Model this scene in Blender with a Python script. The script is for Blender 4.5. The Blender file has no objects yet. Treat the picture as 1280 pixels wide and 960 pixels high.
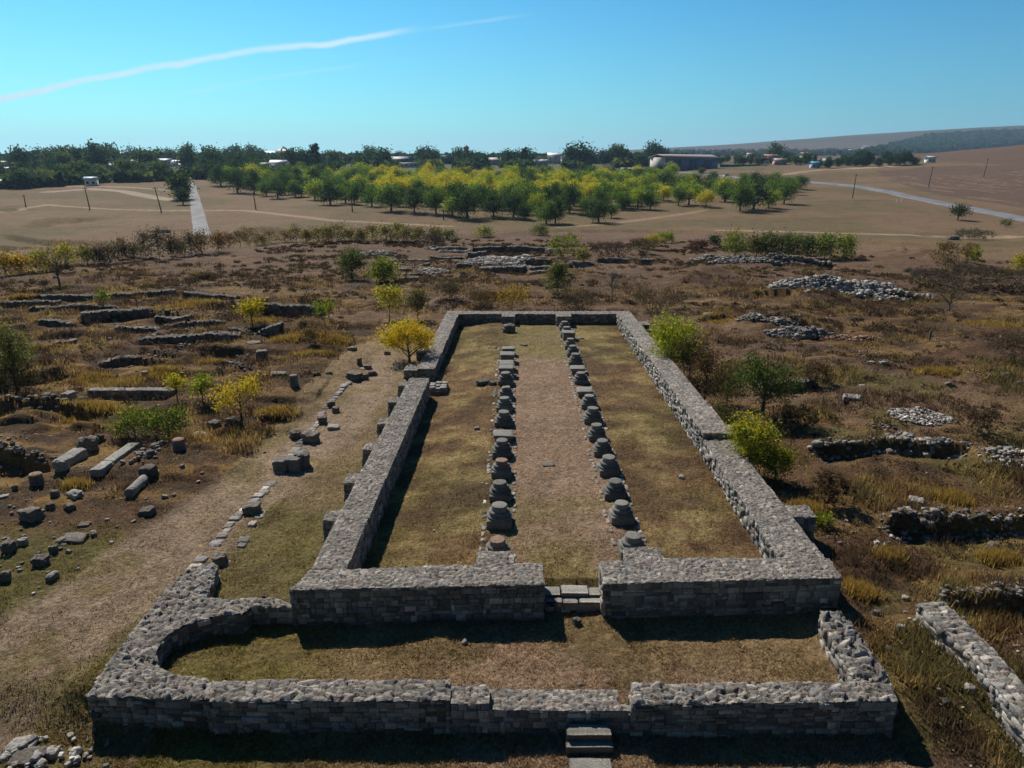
import bpy, math, random
import numpy as np
from mathutils import Vector, Matrix

# ------------------------------------------------------------------ camera, sky, sun, exposure
SC = bpy.context.scene
COL = SC.collection
R = math.radians
CAMH = 12.5
cam_data = bpy.data.cameras.new("camera")
cam = bpy.data.objects.new("camera", cam_data)
COL.objects.link(cam)
cam_data.sensor_width = 36.0
cam_data.lens = 900.0 / 1280.0 * 36.0
cam_data.clip_start = 0.1
cam_data.clip_end = 20000
PITCH = math.atan(280 / 900.0)
YAW = math.atan(4 / 940.0)
cam.location = (0, 0, CAMH)
cam.rotation_euler = (math.pi / 2 - PITCH, 0, YAW)
SC.camera = cam
SC.render.resolution_x, SC.render.resolution_y = 1024, 768

SUN_DIR = np.array([-0.52, 0.92, 1.0]); SUN_DIR /= np.linalg.norm(SUN_DIR)
SUN_EL = math.asin(SUN_DIR[2])
SUN_AZ = math.atan2(SUN_DIR[0], SUN_DIR[1])
world = bpy.data.worlds.new("World")
SC.world = world
world.use_nodes = True
wn, wl = world.node_tree.nodes, world.node_tree.links
wn.clear()
w_out = wn.new('ShaderNodeOutputWorld')
w_bg = wn.new('ShaderNodeBackground')
w_bg.inputs['Strength'].default_value = 0.057
sky = wn.new('ShaderNodeTexSky')
sky.sky_type = 'NISHITA'
sky.sun_disc = False
sky.sun_elevation = SUN_EL
sky.sun_rotation = SUN_AZ
sky.altitude = 150
sky.air_density = 1.0
sky.dust_density = 0.5
sky.ozone_density = 1.0
w_hsv = wn.new('ShaderNodeHueSaturation')
w_hsv.inputs['Hue'].default_value = 0.5
w_hsv.inputs['Saturation'].default_value = 1.35
w_hsv.inputs['Value'].default_value = 1.0
w_tint = wn.new('ShaderNodeVectorMath'); w_tint.operation = 'MULTIPLY'
w_tint.inputs[1].default_value = (0.42, 1.04, 1.24)
wl.new(sky.outputs[0], w_tint.inputs[0])
w_gam = wn.new('ShaderNodeGamma'); w_gam.inputs['Gamma'].default_value = 1.45
w_sc = wn.new('ShaderNodeVectorMath'); w_sc.operation = 'SCALE'; w_sc.inputs['Scale'].default_value = 0.125
w_sc2 = wn.new('ShaderNodeVectorMath'); w_sc2.operation = 'SCALE'; w_sc2.inputs['Scale'].default_value = 9.0
wl.new(w_tint.outputs[0], w_sc.inputs[0]); wl.new(w_sc.outputs[0], w_gam.inputs['Color'])
wl.new(w_gam.outputs[0], w_sc2.inputs[0])
wl.new(w_sc2.outputs[0], w_hsv.inputs['Color'])


def wmath(op, a, b=None, c=None):
    n = wn.new('ShaderNodeMath'); n.operation = op
    for i, q in enumerate((a, b, c)):
        if q is None: continue
        if isinstance(q, (int, float)): n.inputs[i].default_value = q
        else: wl.new(q, n.inputs[i])
    return n.outputs[0]


# thin high ice clouds (aircraft trails) as a property of the sky itself
w_tc = wn.new('ShaderNodeTexCoord')
w_sep = wn.new('ShaderNodeSeparateXYZ')
wl.new(w_tc.outputs['Generated'], w_sep.inputs[0])
w_az = wmath('ARCTAN2', w_sep.outputs[0], w_sep.outputs[1])
w_el = wmath('ARCSINE', w_sep.outputs[2])
w_no = wn.new('ShaderNodeTexNoise'); w_no.inputs['Scale'].default_value = 14; w_no.inputs['Detail'].default_value = 6
wl.new(w_tc.outputs['Generated'], w_no.inputs['Vector'])


def px_dir(u, v):
    """unit direction in the world of a pixel of the 1280x960 photograph"""
    d = Vector(((u - 640) / 900.0, -(v - 480) / 900.0, -1.0))
    d = cam.rotation_euler.to_matrix() @ d
    return np.array(d.normalized())


def trail(pts, width, strength, wob=0.004):
    ae = []
    for u, v in pts:
        d = px_dir(u, v)
        ae.append((math.atan2(d[0], d[1]), math.asin(d[2])))
    ae = np.array(ae)
    c2, c1, c0 = np.polyfit(ae[:, 0], ae[:, 1], 2)
    a0, a1 = ae[:, 0].min(), ae[:, 0].max()
    e = wmath('ADD', wmath('MULTIPLY', wmath('ADD', wmath('MULTIPLY', w_az, float(c2)), float(c1)), w_az), float(c0))
    nn = wmath('MULTIPLY', wmath('SUBTRACT', w_no.outputs[0], 0.5), wob * 2)
    d = wmath('ABSOLUTE', wmath('ADD', wmath('SUBTRACT', w_el, e), nn))
    wd = wn.new('ShaderNodeMapRange'); wd.interpolation_type = 'SMOOTHSTEP'
    wd.inputs['From Min'].default_value = width; wd.inputs['From Max'].default_value = 0.0
    wl.new(d, wd.inputs['Value'])
    m0 = wn.new('ShaderNodeMapRange'); m0.interpolation_type = 'SMOOTHSTEP'
    m0.inputs['From Min'].default_value = a1 + 0.01; m0.inputs['From Max'].default_value = a1 - 0.06
    wl.new(w_az, m0.inputs['Value'])
    m1 = wn.new('ShaderNodeMapRange'); m1.interpolation_type = 'SMOOTHSTEP'
    m1.inputs['From Min'].default_value = a0 - 0.02; m1.inputs['From Max'].default_value = a0 + 0.04
    wl.new(w_az, m1.inputs['Value'])
    k = wmath('MULTIPLY', wmath('MULTIPLY', wd.outputs[0], m0.outputs[0]), wmath('MULTIPLY', m1.outputs[0], strength))
    return wmath('MULTIPLY', k, wmath('ADD', wmath('MULTIPLY', w_no.outputs[0], 1.2), 0.35))


t1 = trail([(-60, 134), (0, 123), (100, 101), (230, 82), (330, 62), (430, 48), (530, 40)], 0.0058, 0.85, 0.007)
t2 = trail([(525, 40), (600, 27), (670, 16)], 0.0035, 0.22)
t3 = trail([(210, 120), (300, 105), (370, 93), (465, 79)], 0.0035, 0.22)
w_t = wmath('MINIMUM', wmath('ADD', wmath('ADD', t1, t2), t3), 0.9)
w_mix = wn.new('ShaderNodeMix'); w_mix.data_type = 'RGBA'
wl.new(w_t, w_mix.inputs['Factor'])
# pale air low over the horizon, brighter on the sun's side
w_hz = wmath('POWER', 2.718, wmath('MULTIPLY', wmath('MAXIMUM', w_el, 0.0), -6.8))
w_hz = wmath('MULTIPLY', w_hz, 0.92)
w_side = wn.new('ShaderNodeMapRange'); w_side.interpolation_type = 'SMOOTHSTEP'
w_side.inputs['From Min'].default_value = -0.75; w_side.inputs['From Max'].default_value = 0.75
wl.new(w_az, w_side.inputs['Value'])
w_pale = wn.new('ShaderNodeMix'); w_pale.data_type = 'RGBA'
wl.new(w_side.outputs[0], w_pale.inputs['Factor'])
w_pale.inputs[6].default_value = (9.5, 16.5, 17.0, 1); w_pale.inputs[7].default_value = (3.6, 6.6, 9.2, 1)
w_hmix = wn.new('ShaderNodeMix'); w_hmix.data_type = 'RGBA'
wl.new(w_hz, w_hmix.inputs['Factor']); wl.new(w_hsv.outputs[0], w_hmix.inputs[6]); wl.new(w_pale.outputs[2], w_hmix.inputs[7])
wl.new(w_hmix.outputs[2], w_mix.inputs[6])
w_mix.inputs[7].default_value = (10.0, 13.0, 14.5, 1)
# added dimming of the sky away from the sun, darkening shaded camera-facing faces
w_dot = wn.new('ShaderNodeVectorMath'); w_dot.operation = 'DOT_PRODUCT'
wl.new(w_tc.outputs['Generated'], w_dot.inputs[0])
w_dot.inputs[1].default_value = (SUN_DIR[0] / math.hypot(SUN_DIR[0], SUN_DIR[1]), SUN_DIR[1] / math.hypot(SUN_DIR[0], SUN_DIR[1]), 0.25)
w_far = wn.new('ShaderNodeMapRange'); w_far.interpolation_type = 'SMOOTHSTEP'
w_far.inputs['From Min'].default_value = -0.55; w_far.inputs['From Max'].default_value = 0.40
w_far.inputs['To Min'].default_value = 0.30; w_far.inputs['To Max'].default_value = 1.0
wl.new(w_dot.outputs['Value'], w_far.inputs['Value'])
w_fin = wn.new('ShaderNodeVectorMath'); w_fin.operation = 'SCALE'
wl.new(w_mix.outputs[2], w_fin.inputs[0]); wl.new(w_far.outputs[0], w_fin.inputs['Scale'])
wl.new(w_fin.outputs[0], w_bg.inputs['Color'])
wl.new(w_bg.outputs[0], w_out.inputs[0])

sun_data = bpy.data.lights.new("sun", 'SUN')
sun_data.energy = 5.0
sun_data.angle = R(0.5)
sun_data.color = (1.0, 0.93, 0.82)
sun = bpy.data.objects.new("sun", sun_data)
COL.objects.link(sun)
sun.location = (-30, 60, 60)
sun.rotation_euler = Vector(SUN_DIR).to_track_quat('Z', 'Y').to_euler()
SC.view_settings.view_transform = 'Standard'
SC.view_settings.look = 'None'
SC.view_settings.exposure = 0.27
SC.view_settings.gamma = 1.0
SC.view_settings.use_curve_mapping = False
SC.cycles.max_bounces = 6
SC.cycles.diffuse_bounces = 2
SC.cycles.transparent_max_bounces = 8
SC.cycles.volume_bounces = 0
SC.cycles.use_denoising = True

# ------------------------------------------------------------------ numeric helpers
def S(t):
    t = np.clip(t, 0, 1)
    return t * t * (3 - 2 * t)


def h2(ix, iy, seed=0):
    n = (ix.astype(np.int64) * 374761393 + iy.astype(np.int64) * 668265263 + seed * 1442695041) & 0xFFFFFFFF
    n = ((n ^ (n >> 13)) * 1274126177) & 0xFFFFFFFF
    n = ((n ^ (n >> 16)) * 2246822519) & 0xFFFFFFFF
    return ((n ^ (n >> 15)) & 0xFFFFFF) / float(0xFFFFFF)


def vn(x, y, seed=0):
    x = np.asarray(x, float); y = np.asarray(y, float)
    ix, iy = np.floor(x), np.floor(y)
    fx, fy = S(x - ix), S(y - iy)
    a, b = h2(ix, iy, seed), h2(ix + 1, iy, seed)
    c, d = h2(ix, iy + 1, seed), h2(ix + 1, iy + 1, seed)
    return (a * (1 - fx) + b * fx) * (1 - fy) + (c * (1 - fx) + d * fx) * fy


def fbm(x, y, seed=0, o=4):
    r, a, t = 0, 1.0, 0
    for k in range(o):
        r = r + a * vn(x * 2 ** k + 17.3 * k, y * 2 ** k - 9.1 * k, seed + k)
        t += a; a *= 0.5
    return r / t


def voro(x, y, seed=0):
    """distance to nearest, second nearest jittered grid point, random id"""
    ix, iy = np.floor(x), np.floor(y)
    ox = np.zeros(x.shape); oy = np.zeros(x.shape)
    f1 = np.full(x.shape, 9.0); f2 = np.full(x.shape, 9.0); idv = np.zeros(x.shape); id2 = np.zeros(x.shape)
    for dx in (-1, 0, 1):
        for dy in (-1, 0, 1):
            cx, cy = ix + dx, iy + dy
            px = cx + 0.12 + 0.76 * h2(cx, cy, seed); py = cy + 0.12 + 0.76 * h2(cx, cy, seed + 7)
            d = np.hypot(x - px, y - py)
            r_ = h2(cx, cy, seed + 13)
            near = d < f1
            f2 = np.where(near, f1, np.minimum(f2, d))
            idv = np.where(near, r_, idv)
            id2 = np.where(near, h2(cx, cy, seed + 19), id2)
            f1 = np.where(near, d, f1)
            ox = np.where(near, x - px, ox); oy = np.where(near, y - py, oy)
    voro.off = (ox, oy)
    return f1, f2, idv, id2


# ------------------------------------------------------------------ mesh helpers
def mk(name, V, F, mat=None, parent=None, col=None, smooth=False, fcol=None):
    """V (n,3); F list of integer arrays (m,3) or (m,4); col per vertex, fcol list like F of per-face colours"""
    V = np.asarray(V, np.float32)
    F = [np.asarray(f, np.int32) for f in F if len(f)]
    me = bpy.data.meshes.new(name)
    me.vertices.add(len(V)); me.vertices.foreach_set('co', V.ravel())
    nl = sum(f.size for f in F); npoly = sum(len(f) for f in F)
    me.loops.add(nl); me.polygons.add(npoly)
    me.loops.foreach_set('vertex_index', np.concatenate([f.ravel() for f in F]))
    tot = np.concatenate([np.full(len(f), f.shape[1], np.int32) for f in F])
    st = np.zeros(npoly, np.int32); st[1:] = np.cumsum(tot)[:-1]
    me.polygons.foreach_set('loop_start', st)
    try: me.polygons.foreach_set('loop_total', tot)
    except Exception: pass
    if smooth is not False:
        me.polygons.foreach_set('use_smooth', np.full(npoly, True))
    me.update(calc_edges=True)
    me.validate(clean_customdata=False)
    if col is not None:
        a = me.color_attributes.new('Col', 'FLOAT_COLOR', 'POINT')
        c = np.ones((len(V), 4), np.float32); c[:, :3] = col
        a.data.foreach_set('color', c.ravel())
    if mat: me.materials.append(mat)
    o = bpy.data.objects.new(name, me)
    COL.objects.link(o)
    if parent is not None: o.parent = parent
    return o


def empty(name, loc=(0, 0, 0), rz=0):
    o = bpy.data.objects.new(name, None); COL.objects.link(o)
    o.empty_display_size = 0.3
    o.location = tuple(float(c) for c in loc); o.rotation_euler = (0, 0, rz)
    return o


def tag(o, label=None, cat=None, group=None, kind=None):
    if label: o['label'] = label; o['kind'] = 'thing'
    if cat: o['category'] = cat
    if group: o['group'] = group
    if kind: o['kind'] = kind
    return o


def copy_tree(root, loc, rz=0.0, s=1.0):
    r = root.copy(); COL.objects.link(r)
    r.location = tuple(float(c) for c in loc); r.rotation_euler = (0, 0, rz); r.scale = (s,) * 3 if not isinstance(s, tuple) else s
    for ch in list(root.children):
        c = ch.copy(); COL.objects.link(c); c.parent = r
        for g in list(ch.children):
            d = g.copy(); COL.objects.link(d); d.parent = c
    return r


def merge(parts):
    """[(V, [F...], C)] -> V, F, C"""
    Vs, T, Q, Cs, n = [], [], [], [], 0
    for V, F, C in parts:
        V = np.asarray(V)
        Vs.append(V)
        Cs.append(np.broadcast_to(np.asarray(C, float), (len(V), 3)))
        for f in F:
            f = np.asarray(f)
            if len(f): (T if f.shape[1] == 3 else Q).append(f + n)
        n += len(V)
    F = []
    if T: F.append(np.concatenate(T))
    if Q: F.append(np.concatenate(Q))
    return np.concatenate(Vs), F, np.concatenate(Cs)


# ------------------------------------------------------------------ materials
def new_mat(name):
    m = bpy.data.materials.new(name); m.use_nodes = True
    nt = m.node_tree; nt.nodes.clear()
    return m, nt, nt.nodes, nt.links


def surf_mat(name, rough=0.9, spec=0.2, n1=(3.0, 0.25), n2=(30.0, 0.35), bump=0.3, bdist=0.02, base=None, bscale=40, detail=6):
    """Col attribute (or base colour) x two scales of noise, with a bump"""
    m, nt, N, L = new_mat(name)
    out = N.new('ShaderNodeOutputMaterial'); b = N.new('ShaderNodeBsdfPrincipled')
    b.inputs['Roughness'].default_value = rough
    b.inputs['Specular IOR Level'].default_value = spec
    tc = N.new('ShaderNodeTexCoord')
    if base is None:
        at = N.new('ShaderNodeAttribute'); at.attribute_name = 'Col'; src = at.outputs['Color']
    else:
        rg = N.new('ShaderNodeRGB'); rg.outputs[0].default_value = (*base, 1); src = rg.outputs[0]
    for k, (sc, amp) in enumerate((n1, n2)):
        no = N.new('ShaderNodeTexNoise'); no.inputs['Scale'].default_value = sc; no.inputs['Detail'].default_value = detail
        no.inputs['Roughness'].default_value = 0.62
        L.new(tc.outputs['Object'], no.inputs['Vector'])
        mr = N.new('ShaderNodeMapRange')
        mr.inputs['From Min'].default_value = 0.28; mr.inputs['From Max'].default_value = 0.72
        mr.inputs['To Min'].default_value = 1 - amp; mr.inputs['To Max'].default_value = 1 + amp
        L.new(no.outputs['Fac'], mr.inputs['Value'])
        vm = N.new('ShaderNodeVectorMath'); vm.operation = 'SCALE'
        L.new(src, vm.inputs[0]); L.new(mr.outputs[0], vm.inputs['Scale'])
        src = vm.outputs[0]
    L.new(src, b.inputs['Base Color'])
    if bump:
        nb = N.new('ShaderNodeTexNoise'); nb.inputs['Scale'].default_value = bscale; nb.inputs['Detail'].default_value = 5
        L.new(tc.outputs['Object'], nb.inputs['Vector'])
        bp = N.new('ShaderNodeBump'); bp.inputs['Strength'].default_value = bump; bp.inputs['Distance'].default_value = bdist
        L.new(nb.outputs['Fac'], bp.inputs['Height']); L.new(bp.outputs[0], b.inputs['Normal'])
    L.new(b.outputs[0], out.inputs[0])
    return m


def leaf_mat(name, trans=0.45):
    m, nt, N, L = new_mat(name)
    out = N.new('ShaderNodeOutputMaterial')
    at = N.new('ShaderNodeAttribute'); at.attribute_name = 'Col'
    d = N.new('ShaderNodeBsdfDiffuse'); t = N.new('ShaderNodeBsdfTranslucent'); mx = N.new('ShaderNodeMixShader')
    L.new(at.outputs['Color'], d.inputs['Color'])
    L.new(at.outputs['Color'], t.inputs['Color'])
    mx.inputs[0].default_value = trans
    L.new(d.outputs[0], mx.inputs[1]); L.new(t.outputs[0], mx.inputs[2])
    L.new(mx.outputs[0], out.inputs[0])
    return m


M_STONE = surf_mat('weathered_limestone', n1=(1.6, 0.28), n2=(24, 0.45), bump=0.9, bdist=0.03, bscale=30)
M_ROCK = surf_mat('loose_rock', n1=(2.5, 0.35), n2=(14, 0.5), bump=1.0, bdist=0.06, bscale=11)
M_LEAF = leaf_mat('leaves', 0.48)
M_GRASSB = leaf_mat('dry_grass_blades', 0.35)
M_BARK = surf_mat('bark', n1=(4, 0.3), n2=(20, 0.3), bump=0.5, base=(0.07, 0.055, 0.045))
M_WOOD = surf_mat('pole_wood', n1=(2, 0.2), n2=(20, 0.2), bump=0.2, base=(0.09, 0.07, 0.055))
M_PLASTER = surf_mat('plaster', n1=(0.6, 0.10), n2=(6, 0.08), bump=0.0)
M_ROOF = surf_mat('roofing', n1=(0.8, 0.15), n2=(8, 0.15), bump=0.0, rough=0.6, spec=0.4)
# ------------------------------------------------------------------ terrain heights
YV = np.arange(0, 8001.0, 2.0)
_t = np.interp(YV, [0, 100, 190, 260, 330, 400, 480, 560, 700, 900, 1500, 8000],
               [-4, -4, -4, -2.6, -0.4, 2.2, 5.0, 7.8, 11.5, 16.5, 20.0, 20.0])
_k = np.hanning(31); _k /= _k.sum()
VT = np.convolve(np.pad(_t, 15, mode='edge'), _k, mode='valid')


def yedge(x):
    return np.interp(x, [-200, -64, -47, -15, 10, 30, 48, 75, 200], [70, 94, 110, 136, 140, 128, 112, 96, 75])


def inpoly(x, y, poly):
    r = np.zeros(np.shape(x), bool)
    n = len(poly); j = n - 1
    for i in range(n):
        xi, yi = poly[i]; xj, yj = poly[j]
        c = ((yi > y) != (yj > y)) & (x < (xj - xi) * (y - yi) / (yj - yi + 1e-12) + xi)
        r ^= c; j = i
    return r


def plate(x, y):
    """the ruined plateau, without the banks and ditches"""
    base = -0.25 - 0.55 * S((y - 62) / 45) + 0.0 * x
    base = base - 0.56 * S((15.5 - y) / 1.6)                       # lower ground before the yard
    base = np.where(x < -9, base + 0.12 * S((-9 - x) / 4) * S((y - 14) / 8), base)
    base = np.where(x > 9.4, base - 0.18 * S((x - 9.4) / 2), base)
    inn = (x > -5.6) & (x < 8.9) & (y > 18.7) & (y < 59.3)
    zi = -0.05 - 0.36 * (1 - S((x + 4.6) / 3.6)) - 0.26 * S((y - 32) / 26) * S((x + 2) / 4)
    base = np.where(inn, zi, base)
    yd = (y > 14.6) & (y <= 18.7) & (x > -9.95) & (x < 9.0)
    base = np.where(yd, -0.48, base)
    base = np.where((x > .9) & (x < 2.75) & (y > 18.2) & (y < 19.75), -0.5, base)
    return base


def macro(x, y):
    x = np.asarray(x, float); y = np.asarray(y, float)
    s = S((y - yedge(x)) / 22)
    rr = np.hypot(x * 0.5, y)
    vz = np.interp(y, YV, VT)
    vz = vz + np.interp(x, [60, 150, 250, 300, 360, 420, 700], [0, .3, 1.8, 5.0, 12, 20, 30]) * S((y - 165) / 330) * (1 - S((y - 520) / 330))
    vz = vz + 1.6 * (fbm(x / 60, y / 40, 5, 3) - 0.5) * S((y - 150) / 60) * (1 - S((y - 900) / 300))
    prof = np.interp(x, [-9000, -200, 250, 600, 1000, 1500, 2000, 2600, 3500, 9000], [0, 0, 22, 40, 60, 96, 128, 156, 175, 175])
    hill = prof * S((y - 1300) / 2100)
    hill = hill * (1 + 0.14 * (fbm(x / 700, y / 700, 9, 3) - 0.5))
    z = plate(x, y) * (1 - s) + vz * s + hill
    return z


def P(u, v, z):
    """point at height z seen at a pixel of the 1280x960 photograph"""
    d = px_dir(u, v); t = (z - CAMH) / d[2]
    return np.array([d[0] * t, d[1] * t])


_T = np.concatenate([np.geomspace(9, 200, 1500), np.geomspace(200.5, 6500, 1500)])
SCARPS = []


def G(u, v, f=None):
    """point of the ground seen at a pixel"""
    d = px_dir(u, v)
    hd = math.hypot(d[0], d[1])
    x, y, z = d[0] / hd * _T, d[1] / hd * _T, CAMH + d[2] / hd * _T
    g = (f or macro)(x, y)
    below = np.nonzero(z < g)[0]
    if len(below) == 0: k = len(_T) - 1
    else: k = below[0]
    k = max(k, 1)
    a, b = z[k - 1] - g[k - 1], z[k] - g[k]
    w = a / (a - b) if a != b else 0.5
    return np.array([x[k - 1] + (x[k] - x[k - 1]) * w, y[k - 1] + (y[k] - y[k - 1]) * w])


def GP(*pts): return [G(u, v) for u, v in pts]


def mpp(x, y):
    """metres per photograph pixel at a place on the ground"""
    return (y * math.cos(PITCH) + CAMH * math.sin(PITCH)) / 900.0


# scarps: the foot of each lies on the camera's side; (pixel polyline of the lip, drop, run of the pit, lip)
for pts, h, w, lip in [
    ([(20, 373), (120, 370), (240, 368)], 0.6, 1.6, .2), ([(30, 388), (95, 386), (170, 387)], .55, 1.2, .15),
    ([(-20, 381), (85, 379)], .5, 1.2, .15), ([(20, 395), (125, 393)], .45, .8, .1),
    ([(96, 403), (150, 397), (195, 391)], .7, .9, .25), ([(40, 408), (105, 407)], .6, .9, .15),
    ([(190, 398), (245, 396)], .6, .8, .15), ([(140, 414), (200, 411)], .6, .7, .2),
    ([(231, 369), (310, 371)], .5, 1.2, .15), ([(325, 389), (365, 386), (410, 390)], 1.1, 1.5, .25),
    ([(165, 431), (240, 426), (305, 427)], .65, .8, .2), ([(285, 416), (320, 414), (358, 423)], .7, .8, .2),
    ([(-30, 520), (0, 513), (30, 507), (80, 512), (130, 520)], .8, .9, .3),
    ([(-20, 566), (3, 569), (30, 573), (66, 579)], .6, .7, .2), ([(20, 433), (100, 430)], .45, .8, .15),
    ([(105, 490), (160, 490), (220, 490)], .45, .6, .1), ([(300, 380), (430, 378)], .45, 1.0, .15),
    ([(-20, 446), (70, 446)], .5, .9, .2), ([(-10, 478), (50, 470), (85, 462)], .6, 1.0, .3),
    ([(120, 455), (180, 448), (240, 446)], .35, .8, .15), ([(140, 379), (245, 377)], .45, 1.0, .2),
    ([(250, 386), (335, 384)], .4, 1.0, .15), ([(0, 402), (40, 400)], .5, .9, .2),
    ([(240, 437), (300, 440)], .4, .7, .2), ([(0, 420), (120, 420)], .35, .8, .15),
    ([(200, 405), (280, 404)], .4, .7, .15), ([(60, 402), (110, 399)], .4, .8, .1),
    ([(-20, 392), (60, 391)], .4, .8, .1), ([(150, 384), (240, 383)], .4, .9, .1), ([(-10, 412), (50, 413)], .4, .8, .1),
    ([(0, 364), (90, 363)], .4, 1.2, .1), ([(300, 396), (360, 398)], .4, .9, .15), ([(210, 418), (280, 417)], .35, .7, .15),
    # the dig beyond the back wall
    ([(591, 311), (683, 311.5)], 1.6, 1.6, .05), ([(540, 312), (584, 310.6)], .7, 1.5, .1),
    ([(536, 319), (580, 319)], .7, 1.5, .1), ([(585, 318.5), (607, 319)], 1.2, 1.2, .1),
    ([(571, 330), (590, 330)], 1.5, 1.2, .1), ([(654, 326.5), (690, 326.5)], 1.4, 1.3, .1),
    ([(661, 333), (686, 333)], .6, 1.0, .1), ([(661, 338), (686, 338)], .5, 1.0, .1),
    ([(600, 336), (658, 334.5)], 1.0, 1.2, .1),
    ([(486, 325), (538, 325)], .5, 1.0, .1), ([(500, 330), (538, 330)], .6, .9, .1),
    ([(495, 336.5), (530, 336.5)], .6, .9, .1), ([(495, 342), (530, 342)], .6, .9, .1), ([(495, 347), (528, 347)], .6, .9, .1),
    ([(747, 324.5), (788, 325.5)], .9, 1.5, .1), ([(800, 326.5), (817, 327)], .9, 1.3, .1), ([(716, 329), (741, 332)], 1.1, 1.4, .1),
    ([(540, 333), (560, 333)], .6, 1.2, .1), ([(600, 367), (630, 367)], .9, 1.4, .2),
    # right
    ([(1012, 567), (1060, 563), (1110, 562), (1165, 561), (1208, 560)], .6, .9, .2),
    ([(1105, 657), (1160, 655), (1220, 650), (1300, 645)], .7, .9, .3), ([(945, 404), (975, 402), (1030, 415)], .45, 1.3, .3),
    ([(870, 400), (905, 397), (926, 399)], .6, 1.2, .2), ([(955, 482), (1020, 480)], .5, .9, .1),
    ([(1040, 495), (1075, 512), (1095, 520)], .4, .8, .1), ([(1180, 742), (1230, 742), (1300, 745)], .7, .9, .2),
    ([(1120, 313), (1165, 318)], 1.4, 2.6, .6), ([(930, 372), (990, 373)], .8, 1.8, .2), ([(1090, 372), (1150, 378)], .6, 1.8, .1),
    ([(800, 368), (860, 372)], .4, 1.5, .1),
    ([(960, 332), (1040, 333)], .6, 1.6, .3),
    # meadow
    ([(18, 285), (50, 274), (80, 271)], 2.6, 9, .3), ([(-20, 264), (20, 260)], 1.5, 4, .3),
    ([(0, 293), (20, 294), (60, 301), (110, 301), (165, 303)], 1.6, 3.0, .1), ([(0, 306), (25, 307), (48, 310)], 1.6, 2.4, .1),
    ([(285, 287), (330, 284), (395, 288)], 1.8, 8, .4), ([(180, 288), (205, 288), (235, 287)], .8, 2, .1),
    ([(640, 289), (720, 287), (800, 287), (900, 290), (985, 293)], .8, 4, .2), ([(1130, 291), (1280, 296)], .9, 3, .3),
    ([(1000, 296), (1100, 302), (1200, 309), (1290, 314)], 1.0, 3, .2),
]:
    SCARPS.append((np.array(GP(*pts)), h, w, lip))
# mounds: (u, v, radius m, height m)
MOUNDS = [(np.array(G(u, v)), r, h) for u, v, r, h in [
    (545, 805, .8, .18), (250, 826, .9, .12), (750, 775, .5, .08), (387, 420, 1.6, 1.0), (360, 415, 2.5, .5),
    (885, 345, 4, 1.2), (975, 375, 5, .7), (1065, 368, 7, .8), (965, 332, 8, .5), (1150, 325, 6, 1.4),
    (40, 455, 2.5, .6), (120, 440, 3.5, .4), (1230, 440, 5, .5), (940, 410, 3, .5), (740, 350, 4, .5),
    (860, 352, 3, .8), (1000, 402, 3, .5), (1050, 460, 4, .4), (470, 390, 2, .3), (60, 520, 2.5, .35), (30, 555, 2, .3),
    (1130, 580, 1.8, .3), (1040, 790, .5, .1)]]


def scarp_delta(x, y):
    dz = np.zeros(x.shape)
    for pts, h, w, lip in SCARPS:
        m = (x > pts[:, 0].min() - 4 * w - 2) & (x < pts[:, 0].max() + 4 * w + 2) & (y > pts[:, 1].min() - 6 * w - 2) & (y < pts[:, 1].max() + 3)
        if not m.any(): continue
        xx, yy = x[m], y[m]
        L = np.linalg.norm(np.diff(pts, axis=0), axis=1); tot = L.sum()
        best = np.full(xx.shape, 1e9); D = np.zeros(xx.shape); T = np.zeros(xx.shape); acc = 0
        for k in range(len(pts) - 1):
            a, b = pts[k], pts[k + 1]; e = (b - a) / L[k]
            n = np.array([e[1], -e[0]])
            if np.dot(n, -a) < 0: n = -n
            t = (xx - a[0]) * e[0] + (yy - a[1]) * e[1]; tc = np.clip(t, 0, L[k])
            dd = np.hypot(xx - a[0] - e[0] * tc, yy - a[1] - e[1] * tc)
            sd = (xx - a[0]) * n[0] + (yy - a[1]) * n[1]
            q = dd < best
            best = np.where(q, dd, best); D = np.where(q, sd, D); T = np.where(q, acc + t, T)
            acc += L[k]
        D = D + 0.22 * w * (vn(xx / w * 0.9, yy / w * 0.9, 3) - 0.5) + np.where(yy < 75, .12, 0) * (vn(xx * 3, yy * 3, 8) - .5)
        end = min(.6 if w < 3 else 6, tot * .25)
        mt = S((T + .2) / end) * S((tot - T + .2) / end)
        hh = h * .8 * (0.75 + 0.5 * vn(xx / 1.7, yy / 1.7, 11))
        f = np.where(D > 0, S(D / (0.10 + (0.05 if w < 3 else .45) * w)) * np.clip(1 - D / (5.5 * w), 0, 1) ** 2.2 * -hh, 0)
        f = f + lip * np.exp(-((D + .35) / .7) ** 2) * (0.5 + vn(xx * 1.3, yy * 1.3, 12)) * np.where(D > 0, np.exp(-D * 6), 1)
        dz[m] += f * mt
    for c, r, h in MOUNDS:
        d2 = ((x - c[0]) ** 2 + (y - c[1]) ** 2) / r ** 2
        m = d2 < 9
        dz[m] += h * np.exp(-d2[m] * 1.2) * (0.7 + .6 * vn(x[m] / r * 2.5, y[m] / r * 2.5, 4))
    return dz


def wildness(x, y):
    """how rough the ground is: trampled path and nave smooth, ruin fields rough"""
    w = np.ones(x.shape)
    inn = (x > -9) & (x < 9.0) & (y > 12) & (y < 58)
    w = np.where(inn, 0.30, w)
    path = path_mask(x, y)
    return w * (1 - .85 * path)


PATH = [(-14.5, 11), (-13.2, 17.2), (-11.5, 22.5), (-10.1, 28), (-9.0, 35), (-8.5, 42), (-8.6, 50), (-8.9, 60), (-7.5, 72)]
PATHW = [2.7, 2.6, 2.3, 2.0, 1.8, 1.8, 1.0, .55, .4]


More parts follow.
